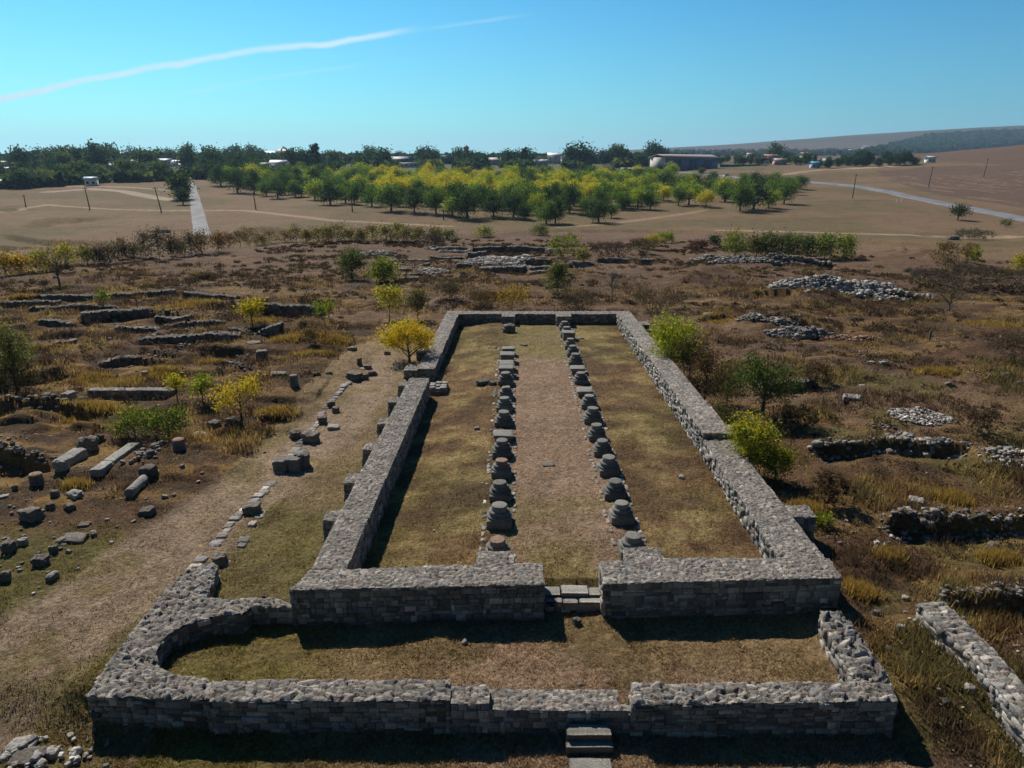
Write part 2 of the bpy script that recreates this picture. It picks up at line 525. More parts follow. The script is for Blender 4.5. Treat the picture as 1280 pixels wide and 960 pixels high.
def path_mask(x, y):
    px = np.interp(y, [p[1] for p in PATH], [p[0] for p in PATH])
    pw = np.interp(y, [p[1] for p in PATH], PATHW)
    return S((pw - np.abs(x - px + 1.0 * (fbm(x / 2, y / 2, 31, 3) - .5))) / .9) * (y < 74)


def height(x, y):
    x = np.asarray(x, float); y = np.asarray(y, float)
    sh = x.shape; x = x.ravel(); y = y.ravel()
    z = macro(x, y) + scarp_delta(x, y)
    near = (1 - S((y - yedge(x)) / 30)) * (1 - S((np.abs(x) - 150) / 60))
    wd = wildness(x, y)
    z += near * wd * (0.75 * (fbm(x / 7, y / 5, 21, 4) - .5) + 0.16 * (fbm(x / .9, y / .9, 22, 3) - .5))
    lf = near * (x < -11) * S((y - 24) / 6) * S((88 - y) / 12) * wd
    q1 = fbm(x / 7.0 + y / 22, y / 1.9, 25, 3); z += lf * .34 * (S((q1 - .42) / .16) - .5) * S((vn(x / 11, y / 8, 27) - .15) / .4)
    rf = near * (x > 10.5) * S((90 - y) / 12) * wd
    q2 = fbm(x / 4.5 - y / 15, y / 2.4, 26, 3); z += rf * .16 * (S((q2 - .42) / .18) - .5)
    z += near * 0.07 * (fbm(x / .35, y / .35, 23, 2) - .5)
    return z.reshape(sh)


def hz(x, y): return float(height(np.array([x]), np.array([y]))[0])


# ------------------------------------------------------------------ terrain mesh
angs = np.concatenate([np.linspace(-180, -52, 34)[:-1], np.linspace(-52, -43, 30)[:-1], np.linspace(-43, 43, 960), np.linspace(43, 52, 30)[1:], np.linspace(52, 180, 34)[1:-1]])
rad = np.concatenate([[0.02, 3, 6, 8, 9.5], np.geomspace(10.5, 150, 640), np.geomspace(150, 1200, 230)[1:], np.geomspace(1200, 7000, 90)[1:]])
A_, R_ = np.meshgrid(np.radians(angs), rad)
TX, TY = R_ * np.sin(A_), R_ * np.cos(A_)
TZ = height(TX, TY)
nr, na = TX.shape
I = np.arange(nr * na).reshape(nr, na)
I2 = np.roll(I, -1, axis=1)
TF = np.stack([I[:-1], I[1:], I2[1:], I2[:-1]], -1).reshape(-1, 4)


def wpoly(pts, f=None): return [tuple(G(u, v)) for u, v in pts]


def band(x, y, pts, half, soft):
    """mask round a world polyline"""
    d = np.full(x.shape, 1e9)
    for a, b in zip(pts[:-1], pts[1:]):
        a = np.array(a); b = np.array(b); e = b - a; L2 = (e ** 2).sum()
        t = np.clip(((x - a[0]) * e[0] + (y - a[1]) * e[1]) / L2, 0, 1)
        d = np.minimum(d, np.hypot(x - a[0] - e[0] * t, y - a[1] - e[1] * t))
    return S((half + soft - d) / soft)


ROADL = GP((253, 296), (248, 270), (243, 245), (238, 228))
ROADR = GP((1330, 282), (1280, 275), (1200, 259), (1120, 242), (1060, 232), (1000, 227), (940, 224), (890, 219), (840, 215), (780, 211))


def ground_colour(x, y):
    x = x.ravel(); y = y.ravel()
    n1 = fbm(x / 9, y / 7, 41, 4); n2 = fbm(x / 1.6, y / 1.2, 42, 4); n3 = fbm(x / 30, y / 20, 43, 3)
    def C(*c): return np.array(c)[None, :]
    def mix(c, d, m): return c * (1 - m[:, None]) + d * m[:, None]
    def step(n, lo, hi): return S((n - lo) / (hi - lo))
    c = np.broadcast_to(C(.092, .051, .029), (x.size, 3)).copy()
    # ruin field: brown earth, ochre and straw grass, dark dead weeds
    c = mix(c, C(.205, .125, .042), step(n2, .5, .66) * step(n1, .42, .58) * (x < 0))
    c = mix(c, C(.150, .092, .042), step(n2, .48, .66) * step(n1, .45, .6) * (x > 0))
    c = mix(c, C(.048, .030, .018), step(1 - n2, .5, .66) * .85)
    c = mix(c, C(.185, .118, .048), step(fbm(x / 5, y / 1.6, 45, 4), .53, .62) * .7 * (y < 75))
    c = mix(c, C(.130, .082, .060), step(n3, .5, .62) * .6)
    c = mix(c, C(.122, .076, .052), S((y - 62) / 30) * .75)                          # reddish bare earth at the back
    c = mix(c, C(.110, .092, .030), step(fbm(x / 4, y / 3, 44, 3), .56, .68) * (x > 9) * (y < 45) * .7)
    # nave and aisles
    inn = (x > -5.5) & (x < 8.9) & (y > 18.7) & (y < 59)
    nave = S((x + 0.7) / .8) * S((4.3 - x) / .8)
    ais = mix(np.broadcast_to(C(.165, .103, .052), (x.size, 3)), C(.135, .105, .042), step(n1, .40, .58))
    ais = mix(ais, C(.075, .046, .028), step(1 - n2, .46, .66) * .75)
    ais = mix(ais, C(.25, .19, .088), step(n2, .55, .68) * .75)
    nv = mix(np.broadcast_to(C(.235, .162, .118), (x.size, 3)), C(.180, .145, .062), step(n1, .5, .66))
    nv = mix(nv, C(.190, .150, .065), S((24 - y) / 4) * step(n2, .35, .6))
    ins = mix(ais, nv, nave)
    c = np.where(inn[:, None], ins, c)
    yard = (y > 12) & (y <= 18.7) & (x > -8.7) & (x < 9.2)
    yc = mix(np.broadcast_to(C(.205, .145, .078), (x.size, 3)), C(.125, .105, .028), S((-4 - x) / 2.5) * .9)
    yc = mix(yc, C(.225, .152, .105), step(n1, .45, .6) * S((x + 3) / 3))
    yc = mix(yc, C(.110, .080, .035), step(1 - n2, .52, .7) * .6)
    c = np.where(yard[:, None], yc, c)
    # grassy verge left of the nave, the trodden path, and the green corner
    vg = (x <= -5.5) & (y > 12) & (y < 52) & (x > -12)
    vc = mix(np.broadcast_to(C(.205, .148, .088), (x.size, 3)), C(.145, .118, .045), step(n1, .42, .6))
    vc = mix(vc, C(.095, .072, .035), step(1 - n2, .5, .7) * .5)
    c = np.where((vg & ~yard)[:, None], vc, c)
    gc = S((-12.6 - x) / 1.5) * S((24 - y) / 2.5) * S((y - 12) / 3)
    c = mix(c, C(.105, .092, .028), gc * .9)
    gp = path_mask(x, y)
    c = mix(c, C(.260, .192, .142), gp * .85)
    c = mix(c, C(.150, .122, .045), gp * step(n2, .56, .7) * .6)
    # valley meadow, ploughland, verge of the village
    far = S((y - yedge(x) - 12) / 10)
    mead = mix(np.broadcast_to(C(.150, .100, .060), (x.size, 3)), C(.112, .084, .042), step(fbm(x / 40, y / 25, 51, 3), .42, .6))
    mead = mix(mead, C(.140, .088, .056), step(fbm(x / 18, y / 90, 52, 3), .5, .6) * .6)
    c = mix(c, mead, far)
    pl = inpoly(x, y, PLOUGH)
    rows = 0.5 + 0.5 * np.sin((x * .8 + y * .35) * 1.3)
    pc = mix(np.broadcast_to(C(.100, .062, .046), (x.size, 3)), C(.19, .125, .085), step(fbm(x / 3, y / 16, 53, 3), .52, .62) * rows * (y < 420))
    c = np.where((pl | ((x > 300) & (y > 330) & (y < 900)))[:, None], pc, c)
    c = np.where(inpoly(x, y, DARKF)[:, None], mix(np.broadcast_to(C(.105, .064, .052), (x.size, 3)), C(.13, .082, .06), step(n3, .45, .6)), c)
    vill = S((y - 480) / 60) * (1 - S((x - 120) / 120))
    c = mix(c, C(.075, .085, .045), vill)
    # far hill: pale and brown strip fields, woods on the slope
    hl = S((y - 1200) / 300)
    fld = h2(np.floor((x + .35 * y) / 420), np.floor((y - .2 * x) / 260), 71)
    hc = np.where((fld < .35)[:, None], C(.085, .060, .045), np.where((fld < .7)[:, None], C(.055, .045, .036), C(.045, .045, .030)))
    c = mix(c, hc, hl)
    c = mix(c, C(.30, .225, .145), band(x, y, GP((-20, 268), (60, 256), (150, 262), (300, 263), (420, 276), (560, 283)), 1.0, 1.2) * .8)
    c = mix(c, C(.30, .24, .19), band(x, y, GP((60, 240), (110, 236), (160, 240), (215, 250)), 2.2, 2.0))
    c = mix(c, C(.33, .26, .20), band(x, y, GP((75, 233), (130, 233), (215, 238)), 1.4, 1.5) * .7)
    c = mix(c, C(.33, .25, .18), band(x, y, GP((900, 288), (1000, 290), (1100, 293), (1290, 296)), .8, 1.2) * .8)
    c = mix(c, C(.35, .28, .21), band(x, y, GP((1060, 211), (1100, 209), (1130, 206)), 2.5, 2.5) * .9)
    c = mix(c, C(.30, .22, .16), band(x, y, GP((980, 218), (1030, 212), (1060, 211)), 2.0, 2.0) * .9)
    c = mix(c, C(.30, .22, .15), band(x, y, GP((700, 284), (760, 280), (850, 268), (880, 263)), .8, 1.2) * .6)
    # sloping ditch banks keep darker, rank grass
    return c * np.array([1.02, .975, .88])[None, :]


PLOUGH = wpoly([(1095, 213), (1112, 226), (1150, 238), (1215, 250), (1290, 262), (1330, 262), (1330, 200), (1280, 205), (1160, 208)])
DARKF = wpoly([(620, 292), (700, 288), (790, 287), (880, 291), (985, 296), (1000, 303), (900, 300), (760, 300), (640, 298)])
TC = ground_colour(TX, TY)


def ground_mat():
    m, nt, N, L = new_mat('dry_ground')
    out = N.new('ShaderNodeOutputMaterial'); b = N.new('ShaderNodeBsdfPrincipled')
    b.inputs['Roughness'].default_value = 0.95; b.inputs['Specular IOR Level'].default_value = 0.1
    tc = N.new('ShaderNodeTexCoord'); at = N.new('ShaderNodeAttribute'); at.attribute_name = 'Col'
    src = at.outputs['Color']
    for sc, amp, det in ((0.22, .16, 4), (1.7, .28, 6), (8.0, .62, 8), (38, .45, 3)):
        no = N.new('ShaderNodeTexNoise'); no.inputs['Scale'].default_value = sc; no.inputs['Detail'].default_value = det
        no.inputs['Roughness'].default_value = .65
        L.new(tc.outputs['Object'], no.inputs['Vector'])
        mr = N.new('ShaderNodeMapRange'); mr.inputs['From Min'].default_value = .3; mr.inputs['From Max'].default_value = .7
        mr.inputs['To Min'].default_value = 1 - amp; mr.inputs['To Max'].default_value = 1 + amp
        L.new(no.outputs['Fac'], mr.inputs['Value'])
        vm = N.new('ShaderNodeVectorMath'); vm.operation = 'SCALE'
        L.new(src, vm.inputs[0]); L.new(mr.outputs[0], vm.inputs['Scale']); src = vm.outputs[0]
    # straw flecks and bare-soil flecks
    vo = N.new('ShaderNodeTexNoise'); vo.inputs['Scale'].default_value = 26; vo.inputs['Detail'].default_value = 2
    mp = N.new('ShaderNodeMapping'); mp.inputs['Scale'].default_value = (1, 2.4, 1)
    L.new(tc.outputs['Object'], mp.inputs[0]); L.new(mp.outputs[0], vo.inputs['Vector'])
    mr = N.new('ShaderNodeMapRange'); mr.inputs['From Min'].default_value = .60; mr.inputs['From Max'].default_value = .70
    mr.inputs['To Max'].default_value = .55
    L.new(vo.outputs['Fac'], mr.inputs['Value'])
    mx = N.new('ShaderNodeMix'); mx.data_type = 'RGBA'
    L.new(mr.outputs[0], mx.inputs['Factor']); L.new(src, mx.inputs[6]); mx.inputs[7].default_value = (.42, .33, .20, 1)
    L.new(mx.outputs[2], b.inputs['Base Color'])
    nb = N.new('ShaderNodeTexNoise'); nb.inputs['Scale'].default_value = 7; nb.inputs['Detail'].default_value = 8; nb.inputs['Roughness'].default_value = .7
    L.new(tc.outputs['Object'], nb.inputs['Vector'])
    bp = N.new('ShaderNodeBump'); bp.inputs['Strength'].default_value = 1.0; bp.inputs['Distance'].default_value = .16
    L.new(nb.outputs['Fac'], bp.inputs['Height']); L.new(bp.outputs[0], b.inputs['Normal'])
    L.new(b.outputs[0], out.inputs[0])
    return m


M_GROUND = ground_mat()
g = mk('ground', np.stack([TX.ravel(), TY.ravel(), TZ.ravel()], 1), [TF[:, ::-1]], M_GROUND, col=TC, smooth=True)
tag(g, kind='structure')


# roads: thin sheets draped on the ground
def drape(name, pts, half, lift, mat, colr, n=160, seed=1, edge=.7, lab=None, bz=None):
    pts = np.array(pts); L = np.r_[0, np.cumsum(np.linalg.norm(np.diff(pts, axis=0), axis=1))]
    s = np.linspace(0, L[-1], n); x = np.interp(s, L, pts[:, 0]); y = np.interp(s, L, pts[:, 1])
    k = np.hanning(13); k /= k.sum()
    x = np.convolve(np.pad(x, 6, mode='edge'), k, 'valid'); y = np.convolve(np.pad(y, 6, mode='edge'), k, 'valid')
    tx, ty = np.gradient(x), np.gradient(y); q = np.hypot(tx, ty); nx, ny = -ty / q, tx / q
    m = 9
    w = np.linspace(-1, 1, m)[None, :] * half * np.ones((n, 1))
    w[:, 0] -= edge * vn(s, s * 0, seed); w[:, -1] += edge * vn(s, s * 0, seed + 1)
    X = x[:, None] + nx[:, None] * w; Y = y[:, None] + ny[:, None] * w
    Z = height(X, Y) + lift
    Z = np.maximum(Z, Z.mean(axis=1, keepdims=True) - .02)
    Z[:, 0] -= .5; Z[:, -1] -= .5
    II = np.arange(n * m).reshape(n, m)
    F = np.stack([II[:-1, :-1], II[:-1, 1:], II[1:, 1:], II[1:, :-1]], -1).reshape(-1, 4)
    cc = np.broadcast_to(np.array(colr), (n * m, 3)) * (0.8 + .4 * vn(X / 1.5, Y / 4, 61).ravel()[:, None])
    return tag(mk(name, np.stack([X.ravel(), Y.ravel(), Z.ravel()], 1), [F], mat, col=cc, smooth=True), kind='structure')


M_ROAD = surf_mat('road_surface', n1=(.4, .12), n2=(4, .12), bump=0.0)
drape('gravel_road', ROADL, 2.1, .18, M_ROAD, (.20, .192, .185))
drape('asphalt_road', ROADR, 3.0, .45, M_ROAD, (.155, .155, .165), n=300)
# ------------------------------------------------------------------ masonry
rng = np.random.default_rng(7)
GREY = np.array([.20, .185, .165])
STONE = np.array([[.215, .195, .172], [.26, .235, .205], [.17, .155, .14], [.31, .28, .245], [.235, .195, .165], [.19, .18, .175]])


def stone_cols(n, k=1.0):
    c = STONE[rng.integers(0, len(STONE), n)] * np.exp(rng.normal(-.08, .28, (n, 1))) * k
    return c


def poly_area(p):
    x, y = np.array(p).T
    return 0.5 * np.sum(x * np.roll(y, -1) - np.roll(x, -1) * y)


def edge_dist(x, y, poly):
    d = np.full(x.shape, 1e9)
    n = len(poly)
    for i in range(n):
        a = np.array(poly[i]); b = np.array(poly[(i + 1) % n]); e = b - a; L2 = (e ** 2).sum() + 1e-12
        t = np.clip(((x - a[0]) * e[0] + (y - a[1]) * e[1]) / L2, 0, 1)
        d = np.minimum(d, np.hypot(x - a[0] - e[0] * t, y - a[1] - e[1] * t))
    return d


def top_surface(poly, ztop, step, cell=.13, amp=.042, seed=0, tone=1.0, wave=.05):
    """a bedded rubble surface: stones set in mortar, inside the outline"""
    p = np.array(poly)
    x0, y0 = p.min(0) - step; x1, y1 = p.max(0) + step
    xs = np.arange(x0, x1 + step, step); ys = np.arange(y0, y1 + step, step)
    X, Y = np.meshgrid(xs, ys)
    ins = inpoly(X, Y, poly)
    d = edge_dist(X, Y, poly)
    ok = ins | (d < step * .8)
    wx = X + .08 * (vn(X * 5, Y * 5, seed) - .5); wy = Y + .08 * (vn(X * 5, Y * 5, seed + 2) - .5)
    f1, f2, idv, id2 = voro(wx / (cell * 1.35), wy / (cell * .78), seed)
    ox, oy = voro.off
    ta = idv * 40.0
    g1, g2, gid, gid2 = voro(wx / (cell * .45), wy / (cell * .4), seed + 3)
    rel = S((f2 - f1) / .13) * (.45 + .9 * idv) - .35 + .14 * S((g2 - g1) / .3)
    rel = rel + (.5 + id2) * 1.1 * (np.cos(ta) * ox + np.sin(ta) * oy) * S((f2 - f1) / .1)                                   # each stone a little canted
    zt = ztop(X, Y) if callable(ztop) else ztop
    Z = zt + amp * rel * S(d / .12 + .4) + wave * (fbm(X / 1.3, Y / 1.3, seed + 5, 3) - .5)
    base = STONE[(idv * 5.99).astype(int)] * (.70 + .55 * id2)[..., None]
    joint = 1 - S((f2 - f1) / .24)
    c = base * (1 - joint[..., None]) + np.array([.065, .055, .045]) * joint[..., None]
    c = c * (.85 + .3 * gid[..., None]) * tone
    idx = -np.ones(X.shape, int); idx[ok] = np.arange(ok.sum())
    q = ok[:-1, :-1] & ok[1:, :-1] & ok[1:, 1:] & ok[:-1, 1:]
    F = np.stack([idx[:-1, :-1][q], idx[:-1, 1:][q], idx[1:, 1:][q], idx[1:, :-1][q]], -1)
    return np.stack([X[ok], Y[ok], Z[ok]], 1), [F], c[ok]


def prism(poly, zt, zb, colr=(.13, .115, .10), inset=0.03):
    """plain core under the stones"""
    p = np.array(poly); n = len(p)
    c = p.mean(0)
    nx = []
    for i in range(n):
        a, b, d = p[i - 1], p[i], p[(i + 1) % n]
        e1 = (b - a) / (np.linalg.norm(b - a) + 1e-9); e2 = (d - b) / (np.linalg.norm(d - b) + 1e-9)
        nn = np.array([-(e1[1] + e2[1]), e1[0] + e2[0]]); nn /= np.linalg.norm(nn) + 1e-9
        nx.append(b + nn * inset)
    q = np.array(nx)
    ztv = np.array([(zt(*v) if callable(zt) else zt) for v in q]) - .07
    V = np.concatenate([np.c_[q, ztv], np.c_[q, np.full(n, zb)]])
    i = np.arange(n); j = (i + 1) % n
    F = np.stack([i + n, j + n, j, i], -1)
    return V, [F], np.broadcast_to(np.array(colr), (2 * n, 3))


def block_boxes(O, U, Wd, Hh, N, dep, cols, cham=.016):
    """bevelled ashlar faces: O lower-left corner (n,3), U unit along (n,3) or (3,), N outward, widths, heights"""
    n = len(O)
    g = .006
    ch = np.minimum(cham, np.minimum(Wd, Hh) * .2)
    Z = np.array([0, 0, 1.0])
    def pt(a, b, c): return O + U * a[:, None] + Z * b[:, None] + N * c[:, None]
    gg = np.full(n, g); j = lambda s: rng.uniform(-s, s, n)
    deep = np.full(n, -.10)
    outer = [pt(gg, gg, deep), pt(Wd - gg, gg, deep), pt(Wd - gg, Hh - gg, deep), pt(gg, Hh - gg, deep)]
    mid = [pt(gg + j(.006), gg + j(.006), dep - ch * .8), pt(Wd - gg + j(.006), gg + j(.006), dep - ch * .8),
           pt(Wd - gg + j(.006), Hh - gg + j(.006), dep - ch * .8), pt(gg + j(.006), Hh - gg + j(.006), dep - ch * .8)]
    inn = [pt(ch, ch, dep + j(.008)), pt(Wd - ch, ch, dep + j(.008)), pt(Wd - ch, Hh - ch, dep + j(.008)), pt(ch, Hh - ch, dep + j(.008))]
    V = np.stack(outer + mid + inn, 1).reshape(-1, 3)
    b = (np.arange(n) * 12)[:, None]
    F = []
    for r in (0, 4):
        for k in range(4):
            k2 = (k + 1) % 4
            F.append(b + np.array([r + k, r + k2, r + 4 + k2, r + 4 + k]))
    F.append(b + np.array([8, 9, 10, 11]))
    return V, [np.concatenate(F)], np.repeat(cols, 12, axis=0)


def face_stones(a, b, zt, zb, course=.165, length=.25, tone=1.0, rough=.02, seed=0):
    a = np.array(a, float); b = np.array(b, float)
    L = np.linalg.norm(b - a); U = np.array([*(b - a) / L, 0.0]); N = np.array([U[1], -U[0], 0])
    O, W, H = [], [], []
    z = zb
    ztf = (lambda t: zt(*(a + (b - a) * t))) if callable(zt) else (lambda t: zt)
    zmax = max(ztf(0), ztf(.25), ztf(.5), ztf(.75), ztf(1))
    while z < zmax - .03:
        h = course * rng.uniform(.6, 1.5)
        if zmax - z - h < .09: h = zmax - z
        t = -rng.uniform(0, .15)
        while t < L:
            w = length * math.exp(rng.normal(-.05, .42))
            if L - t - w < .12: w = L - t + .01
            t0 = max(t, 0)
            top = ztf(min(1, (t0 + w / 2) / L))
            if z < top - .02:
                hh = min(h, top - z)
                if hh > .04 and t + w - t0 > .05:
                    if hh > .15 and rng.random() < .30:     # two thin stones instead of one
                        s = rng.uniform(.4, .6)
                        O += [[*(a + U[:2] * t0), z], [*(a + U[:2] * t0), z + hh * s]]; W += [t + w - t0] * 2; H += [hh * s, hh * (1 - s)]
                    else:
                        O.append([*(a + U[:2] * t0), z]); W.append(t + w - t0); H.append(hh)
            t += w
        z += h
    O, W, H = np.array(O), np.array(W), np.array(H)
    n = len(O)
    dep = rng.normal(.012, rough, n).clip(-.03, .07)
    return block_boxes(O, U, W, H, N, dep, stone_cols(n, tone))


def masonry(poly, ztop, zb, step=.036, cell=.125, amp=.042, skip=(), seed=0, tone=1.0, course=.165, length=.25, rough=.022, wave=.05):
    """merged mesh data of one length of wall: core, faced sides, rubble top. skip: edges with no facing"""
    poly = [tuple(map(float, p)) for p in poly]
    if poly_area(poly) < 0:
        n = len(poly); poly = poly[::-1]; skip = [(n - 2 - s) % n for s in skip]
    parts = [prism(poly, ztop, zb)]
    n = len(poly)
    for i in range(n):
        if i in skip: continue
        a, b = poly[i], poly[(i + 1) % n]
        if math.dist(a, b) < .12: continue
        parts.append(face_stones(a, b, ztop, zb, course, length, tone, rough))
    parts.append(top_surface(poly, ztop, step, cell, amp, seed, tone, wave))
    return merge(parts)


def px_poly(pts, z): return [tuple(P(u, v, z)) for u, v in pts]


def wall_obj(name, parts, label=None, cat='wall', group=None, parent=None):
    V, F, C = merge(parts) if isinstance(parts, list) else parts
    o = mk(name, V, F, M_STONE, parent, col=C)
    if label: tag(o, label, cat, group)
    return o


# --- front wall of the nave (two lengths either side of the entrance), side walls, back wall
A0 = P(361, 738, .7); A1 = P(680, 730, .7); A2 = P(678, 704.5, .7)
ZB = -1.3
wl_front_left = px_poly([(362, 738), (680, 730), (678, 704.5), (642, 704.8), (641.5, 689.5), (598, 690), (597, 706), (433, 712), (387, 713), (380, 722)], .7)
o = wall_obj('ruined_wall', [masonry(wl_front_left, .7, ZB, seed=11, cell=.13)],
             'long grey stone wall with flat rubble top on the left of the entrance gap', 'wall', 'walls of the excavated basilica')
wl_front_right = px_poly([(754, 730), (1052, 722), (1036, 698.5), (966, 698.5), (829, 698), (823.5, 684.3), (780, 685), (781, 702), (750, 703)], .7)
o = wall_obj('ruined_wall', [masonry(wl_front_right, .7, ZB, seed=12, cell=.13)],
             'grey stone wall with flat rubble top right of the entrance gap, reaching the corner', 'wall', 'walls of the excavated basilica')

# left side wall, near length, with six buttresses
lw = [P(389, 712, .7), P(432.5, 711.5, .7), P(536.5, 473, .7), P(512, 473, .7)]
lw[0] = lw[0] + (0, .02); lw[1] = lw[1] + (0, .02)
o = wall_obj('ruined_wall', [masonry(lw, .7, ZB, seed=13, skip=(0,), cell=.12)],
             'left side wall of the ruin with small square buttresses on its outer face', 'wall', 'walls of the excavated basilica')
lx = lambda y: np.interp(y, [lw[0][1], lw[3][1]], [lw[0][0], lw[3][0]])
for k, (u, vf, vb) in enumerate([(403, 651.6, 639.5), (429, 603.8, 592.5), (453, 562, 553.5), (471, 529, 521.5), (485, 502, 495.5), (497.5, 481, 475.8)]):
    a = P(u, vf, .58); b = P(u, vb, .58)
    poly = [(a[0], a[1]), (lx(a[1]) + .02, a[1]), (lx(b[1]) + .02, b[1]), (a[0] + .02, b[1])]
    wall_obj('buttress', [masonry(poly, .60 - .02 * k, ZB, seed=20 + k, course=.24, length=.5)], parent=o)

# left side wall, far lower length beyond the gap
q0 = P(524, 453, .36); q1 = P(543, 461, .36)
zf = lambda x, y: .36 + .16 * S((y - 43) / 15)
lw2 = [(-5.92, 42.1), (-4.93, 42.1), (-4.62, 57.6), (-5.62, 57.6)]
o = wall_obj('ruined_wall', [masonry(lw2, zf, ZB, seed=14, step=.07, skip=(2,))],
             'lower far stretch of the left side wall beyond the break, beside the yellow tree', 'wall', 'walls of the excavated basilica')
for x0, x1, y0, y1, z in [(-6.75, -5.93, 41.95, 43.2, .30), (-6.55, -5.86, 46.3, 47.2, .35)]:
    wall_obj('buttress', [masonry([(x0, y0), (x1, y0), (x1, y1), (x0, y1)], z, ZB, seed=31, step=.07)], parent=o)

# back wall with two inner piers
bwl = [(-5.62, 57.62), (9.42, 57.72), (9.42, 58.85), (-5.6, 58.75)]
o = wall_obj('ruined_wall', [masonry(bwl, .52, ZB, seed=15, step=.07)],
             'dark back wall closing the far end of the ruin, running straight across', 'wall', 'walls of the excavated basilica')
for u0, u1 in ((628, 643.5), (694, 711.5)):
    a = P(u0, 389.5, .52); b = P(u1, 389.5, .52)
    wall_obj('pier', [masonry([(a[0], 56.6), (b[0], 56.6), (b[0], 57.6), (a[0], 57.6)], .54, ZB, seed=33, step=.07)], parent=o)

# right side wall: far length higher, near length lower, step between them
zr_far = lambda x, y: 1.02 - .32 * S((y - 31) / 27)
ysx = P(880.5, 541, 1.05)[1]
xin = lambda y: np.interp(y, [19, 58], [8.27, 8.28]); xout = lambda y: np.interp(y, [19, 58], [9.60, 9.36])
rw_far = [(xin(ysx), ysx), (xout(ysx), ysx), (9.36, 57.7), (8.24, 57.7)]
o = wall_obj('ruined_wall', [masonry(rw_far, zr_far, ZB, seed=16, step=.06, skip=(2,), tone=1.08, rough=.03, course=.15, length=.26)],
             'higher far stretch of the right side wall, lit pale on its inner face', 'wall', 'walls of the excavated basilica')
wall_obj('buttress', [masonry([(9.45, ysx + 1.2), (10.6, ysx + 1.2), (10.6, ysx + 2.3), (9.45, ysx + 2.3)], .55, ZB, seed=34, step=.06)], parent=o)
wall_obj('buttress', [masonry([(9.4, 54.4), (10.4, 54.4), (10.4, 55.6), (9.4, 55.6)], .35, ZB, seed=35, step=.08)], parent=o)
yfr = P(1036, 698.5, .7)[1]
rw_near = [(8.2, yfr - .05), (9.62, yfr - .05), (xout(ysx), ysx - .02), (xin(ysx) + .03, ysx - .02)]
zr_near = lambda x, y: .70 + .05 * S((y - 20) / 8)
o = wall_obj('ruined_wall', [masonry(rw_near, zr_near, ZB, seed=17, skip=(0,), tone=1.06, rough=.035, course=.15, length=.24, cell=.14)],
             'near stretch of the right side wall with rough pale inner face and one buttress', 'wall', 'walls of the excavated basilica')
a = P(1020.5, 646, .66); b = P(1009, 632, .66)
wall_obj('buttress', [masonry([(9.5, a[1]), (a[0], a[1]), (a[0], b[1]), (9.5, b[1])], .64, ZB, seed=36, course=.24)], parent=o)

# entrance threshold: dressed slabs at two levels
def slab(x0, x1, y0, y1, zt, th, seed, tone=1.35, lift=.0):
    """one dressed slab with worn edges"""
    nx, ny = max(3, int((x1 - x0) / .06)), max(3, int((y1 - y0) / .06))
    X, Y = np.meshgrid(np.linspace(x0, x1, nx), np.linspace(y0, y1, ny))
    e = np.minimum(np.minimum(X - x0, x1 - X), np.minimum(Y - y0, y1 - Y))
    X = X + .02 * (vn(Y * 3, X * 0 + seed, seed) - .5) * (e < .02)
    Z = zt - .03 * np.exp(-e / .03) - .03 * (fbm(X * 3, Y * 3, seed, 3) - .5)
    II = np.arange(nx * ny).reshape(ny, nx)
    F = [np.stack([II[:-1, :-1], II[:-1, 1:], II[1:, 1:], II[1:, :-1]], -1).reshape(-1, 4)]
    ring = np.concatenate([II[0, :-1], II[:-1, -1], II[-1, :0:-1], II[:0:-1, 0]])
    V = np.stack([X.ravel(), Y.ravel(), Z.ravel()], 1)
    low = V[ring].copy(); low[:, 2] = zt - th
    n0 = len(V); m = len(ring); k = np.arange(m); k2 = (k + 1) % m
    F.append(np.stack([ring[k], n0 + k, n0 + k2, ring[k2]], -1)[:, ::-1])
    V = np.concatenate([V, low])
    c = GREY * tone * rng.uniform(.85, 1.15)
    return V, F, np.broadcast_to(c, V.shape)


tx0 = P(680, 735, 0)[0] - .02; tx1 = P(753, 735, 0)[0] + .02
yf = P(716, 752, -.12)[1]; ym = P(716, 744.5, -.08)[1]; yb = P(716, 731, 0)[1]
thr = empty('entrance_threshold', ((tx0 + tx1) / 2, ym, -.4))
tag(thr, 'pale dressed stone threshold slabs in the entrance gap between the two front walls', 'threshold')
iM = thr.location.copy()
def rel(d, loc):
    V, F, C = d; V = np.array(V, float) - np.array(loc)[None, :]; return V, F, C
loc = tuple(iM)
w = tx1 - tx0
parts = [prism([(tx0, yf + .01), (tx1, yf + .01), (tx1, yb), (tx0, yb)], -.06, ZB, inset=0.0),
         face_stones((tx0, yf), (tx1, yf), -.2, ZB, .2, .36)]
V, F, C = rel(merge(parts), loc); mk('foundation', V, F, M_STONE, thr, col=C)
for i, (a, b, y0, y1, z) in enumerate([(.0, .17, yf, ym, -.12), (.17, .30, yf - .02, ym, -.10), (.31, .565, yf - .03, ym, -.11), (.57, 1.0, yf - .03, ym - .02, -.10),
                                       (.0, .28, ym, yb, -.03), (.285, .74, ym - .01, yb, .03), (.745, 1.0, ym - .02, yb - .05, -.01)]):
    V, F, C = rel(slab(tx0 + w * a + .01, tx0 + w * b - .01, y0 + .01, y1 - .01, z, .3, i + 50), loc)
    mk('threshold_slab', V, F, M_STONE, thr, col=C)

# --- low walls of the yard before the nave
def zcurv(x, y): return .12 + 0 * x
